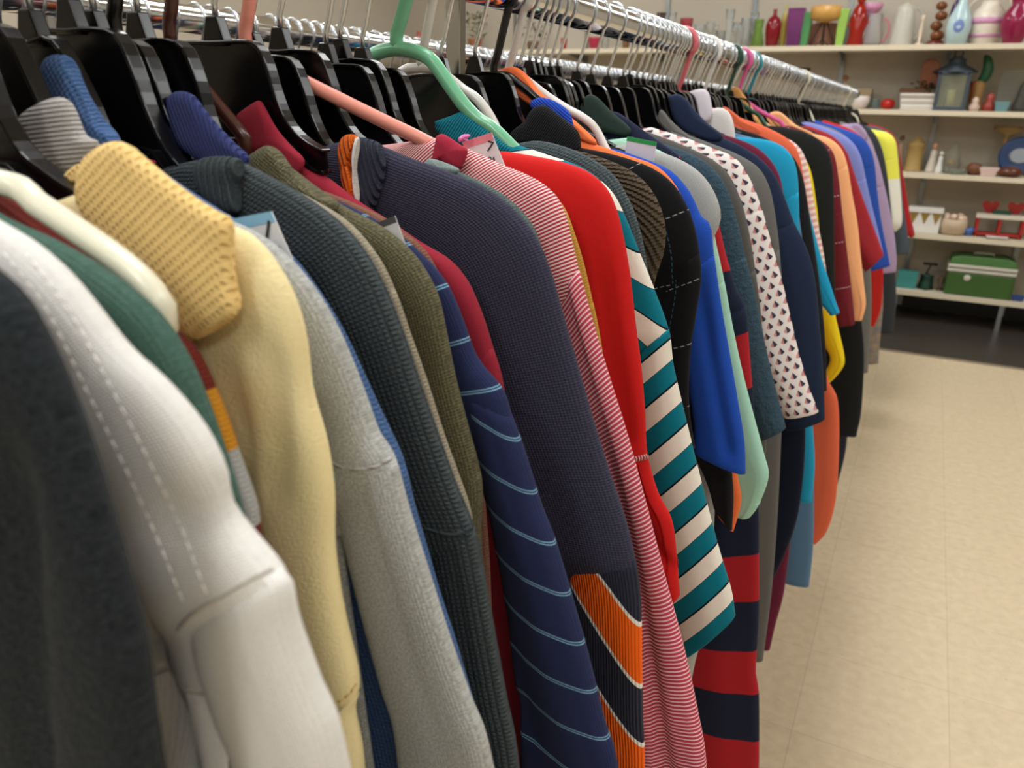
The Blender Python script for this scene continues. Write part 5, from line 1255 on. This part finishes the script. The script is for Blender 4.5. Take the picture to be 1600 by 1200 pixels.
put('castle_ornament', 'tan castle tower ornament with a pointed top', 'ornament', 1427, 28, 50, S3, [(1, 0), (1, 0.05), (0.85, 0.1), (0.85, 0.75), (0.95, 0.78), (0.9, 0.84), (0.1, 1.08)], ce('ab8f58', 0.7), n=8)
put('figurine', 'white robed angel figurine with pink head', 'figurine', 1456, 18, 46, S3, ANG, ce('d9d0c2', 0.5), parts=[('head', angel, ce('cf9c80', 0.6))])
put('figurine', 'small white bird figurine right of the angel', 'figurine', 1468, 12, 34, S3, ANG, ce('dcdcd8', 0.4), parts=[('head', angel, ce('dcdcd8', 0.4))], y=5.72)
put('snow_globe', 'clear glass cloche ornament with small gold figure', 'ornament', 1486, 26, 46, S3, [(1, 0), (1, 0.1), (0.8, 0.6), (0.3, 0.9), (0.1, 1)], gl('d8d8cc'), parts=[('figure', lambda m, x, y, z, W, H: m.ball((x, y, z + H * 0.32), W * 0.45, 12), ce('c3a064'))])
put('dish', 'shallow clear glass dish before the cloche', 'dish', 1496, 34, 8, S3, [(0.6, 0), (1, 1), (0.95, 1), (0.5, 0.3)], gl('cfd6cc'), y=5.66)
put('coconut_bowl', 'round brown woven ball ornament on the middle shelf', 'ornament', 1523, 23, 18, S3, [(0.5, 0), (0.9, 0.2), (1, 0.55), (0.7, 0.92), (0.1, 1)], ce('6b3f24', 0.5), y=5.68)
putbox('trinket_box', 'low pink and white box on the middle shelf', 'box', 1546, 27, 12, S3, ce('d8bfb8', 0.6), y=5.68)
putbox('toy_boat', 'navy lid lying on the low pink box', 'lid', 1546, 27, 8, S3, ce('39455c', 0.6), y=5.82)
put('cake_stand', 'tan wooden pedestal stand on the middle shelf', 'stand', 1562, 38, 72, S3, [(0.35, 0), (0.3, 0.04), (0.12, 0.1), (0.12, 0.55), (0.22, 0.72), (0.12, 0.8), (0.95, 0.9), (1, 1), (0.9, 1)], ce('93794c', 0.6), y=5.85)
z = SHELF[S3]; x = x_at(1592, 5.84, z + 0.1)
r = empty('plate', (x, 5.84, z), 'round blue and white patterned plate standing on the middle shelf', 'plate')
pb = MB().lathe([(0.02, 0), (0.11, 0.006), (0.115, 0.012), (0.10, 0.010), (0.02, 0.006)], 0, 0, 0, 32); pb.v = [(x + a, 5.84 - c, z + 0.118 + b) for a, b, c in pb.v]; pb.build('rim', ce('3a5688', 0.3), r)
pb = MB().lathe([(0.001, 0.012), (0.045, 0.0125), (0.06, 0.011), (0.03, 0.010)], 0, 0, 0, 24); pb.v = [(x + a, 5.84 - c, z + 0.118 + b * 0.8) for a, b, c in pb.v]; pb.build('white_centre', ce('b9c4d4', 0.2), r)
put('shell_ornament', 'brown glossy shell ornament in front of the blue plate', 'ornament', 1579, 36, 15, S3, [(0.6, 0), (1, 0.3), (0.8, 0.8), (0.2, 1)], ce('5c3222', 0.25), y=5.66)
S4 = 1
def tri():
    y = 5.72; z = SHELF[S4]; x = x_at(1444, y, z + 0.07); r = empty('storage_box', (x, y, z), 'white box with a band of gold triangles', 'box')
    w = 0.092; MB().box(x - w, x + w, y - 0.07, y + 0.07, z + 0.0005, z + 0.125).build('body', ce('dcdad4', 0.5), r, bevel=0.004)
    MB().box(x - w - 0.008, x + w + 0.008, y - 0.078, y + 0.078, z + 0.126, z + 0.158).build('lid', ce('dcdad4', 0.5), r, bevel=0.003)
    for k in (-0.75, 0.0, 0.75):
        cx = x + k * w * 0.95; MB().prism([(cx - 0.026, z + 0.124), (cx + 0.026, z + 0.124), (cx, z + 0.055)], y - 0.0725, y - 0.0702).build('gold_triangle', ce('8f7433', 0.35), r)
tri()
put('shell_basket', 'round basket of pale seashells on the second lowest shelf', 'basket', 1489, 40, 24, S4, [(0.7, 0), (0.9, 0.1), (1, 0.6), (0.9, 1), (0.7, 1), (0.5, 0.8)], ce('bfa98f', 0.6), y=5.70, parts=[('shells', lambda m, x, y, z, W, H: [m.ball((x + 0.05 * math.cos(t), y + 0.04 * math.sin(t), z + H * 1.05 + 0.012 * (k % 2)), 0.022, 10, (1, 0.8, 0.8)) for k, t in enumerate(np.linspace(0, 5.5, 7))][0], ce('dcc3ad', 0.4))])
putbox('toy_block', 'small green block between the white box and the shell basket', 'block', 1467, 10, 16, S4, ce('3d6b38', 0.5), y=5.72)
put('dish', 'small bright blue dish right of the shell basket', 'dish', 1514, 18, 12, S4, [(0.6, 0), (1, 1), (0.9, 1), (0.5, 0.3)], ce('4468a8', 0.3), y=5.7)
def wagon():
    y = 5.74; z = SHELF[S4]; x0 = x_at(1523, y, z + 0.06); x1 = x_at(1598, y, z + 0.06); r = empty('toy_bench', (x0, y, z), 'red toy bench with heart backs and a white top rail', 'toy')
    red = ce('a3231f', 0.4)
    f = MB()
    for x in (x0 + 0.008, (x0 + x1) / 2, x1 - 0.008):
        for b in (-0.05, 0.05): f.box(x - 0.008, x + 0.008, y + b - 0.006, y + b + 0.006, z + 0.0005, z + 0.115)
    f.box(x0, x1, y - 0.056, y + 0.056, z + 0.012, z + 0.026)
    f.build('frame', red, r, bevel=0.002)
    MB().box(x0 - 0.006, x1 + 0.006, y - 0.062, y + 0.062, z + 0.116, z + 0.142).build('top_rail', ce('d8d0c0', 0.5), r, bevel=0.002)
    for k in (0.25, 0.78):
        cx = x0 + (x1 - x0) * k
        P = [(cx + 0.046 * (math.sin(t) ** 3), z + 0.178 + 0.0032 * (13 * math.cos(t) - 5 * math.cos(2 * t) - 2 * math.cos(3 * t))) for t in np.linspace(0, 6.28, 30)[:-1]]
        MB().prism(P, y + 0.035, y + 0.045).build('heart', red, r, bevel=0.002)
    MB().box((x0 + x1) / 2 - 0.05, (x0 + x1) / 2 + 0.05, y - 0.03, y + 0.03, z + 0.1425, z + 0.162).build('green_cushion', ce('23523a', 0.7), r, bevel=0.005)
wagon()
putbox('booklet', 'white leaflet lying at the edge of the second lowest shelf', 'leaflet', 1560, 30, 3, S4, ce('d5d0cc', 0.6), y=5.645)
S5 = 0
putbox('gift_box', 'turquoise tapered box on the lowest shelf', 'box', 1417, 40, 27, S5, ce('3d8c88', 0.5), y=5.72, top=0.75)
def opener(mb, x, y, z, W, H):
    mb.tube([(x - W * 0.6, y, z + 0.005), (x - W * 0.2, y, z + H * 0.55), (x + W * 0.2, y, z + H * 0.95)], 0.006, 8); mb.tube([(x + W * 0.8, y, z + 0.005), (x + W * 0.1, y, z + H * 0.6)], 0.006, 8)
    return mb.tube([(x - W * 0.7, y, z + H * 0.97), (x + W * 0.9, y, z + H * 0.97)], 0.009, 8)
put('kitchen_scale', 'black metal stand with dark green tray on the lowest shelf', 'stand', 1447, 26, 42, S5, [(0.9, 0), (0.8, 0.2), (0.7, 0.5), (0.9, 0.55), (0.2, 0.56)], ce('24463c', 0.5), y=5.72, n=4, parts=[('metal_stand', opener, blkm)])
put('wire_basket', 'small brown wire ornament left of the green cooler', 'ornament', 1470, 14, 26, S5, [(0.9, 0), (0.3, 0.2), (0.8, 0.6), (0.3, 0.9), (0.1, 1)], ce('6a5a48', 0.6), y=5.75)
def cooler():
    y = 5.74; z = SHELF[S5]; x0 = x_at(1478, y, z + 0.1); x1 = x_at(1582, y, z + 0.1); r = empty('cooler_box', (x0, y, z), 'green picnic cooler with white stripes and handle', 'cooler')
    gm = ce('3a5c26', 0.45); wm = ce('cfcabb', 0.4)
    MB().box(x0, x1, y - 0.11, y + 0.11, z + 0.0005, z + 0.150).build('body', gm, r, bevel=0.012)
    MB().box(x0 - 0.003, x1 + 0.003, y - 0.114, y + 0.114, z + 0.150, z + 0.168).build('white_stripe', wm, r, bevel=0.003)
    MB().box(x0 - 0.003, x1 + 0.003, y - 0.114, y + 0.114, z + 0.176, z + 0.196).build('white_stripe', wm, r, bevel=0.003)
    MB().box(x0 + 0.004, x1 - 0.004, y - 0.105, y + 0.105, z + 0.166, z + 0.178).build('seal', ce('4a3c30', 0.6), r)
    P = [(x0, z + 0.196), (x0 + 0.01, z + 0.235), (x0 + 0.06, z + 0.250), (x1 - 0.06, z + 0.250), (x1 - 0.01, z + 0.235), (x1, z + 0.196)]
    MB().prism(P, y - 0.108, y + 0.108).build('lid', ce('4c7a40', 0.4), r, bevel=0.006)
    MB().ball((x0 + 0.115, y - 0.112, z + 0.115), 0.020, 14, (1, 0.25, 1)).build('round_badge', wm, r)
    MB().tube([(x0 + 0.13, y, z + 0.25), (x0 + 0.14, y, z + 0.262), (x1 - 0.14, y, z + 0.262), (x1 - 0.13, y, z + 0.25)], 0.006, 8).build('handle', wm, r)
cooler()
putbox('plastic_tray', 'flat blue plastic tray right of the green cooler', 'tray', 1592, 18, 8, S5, ce('2f4680', 0.4), y=5.66)
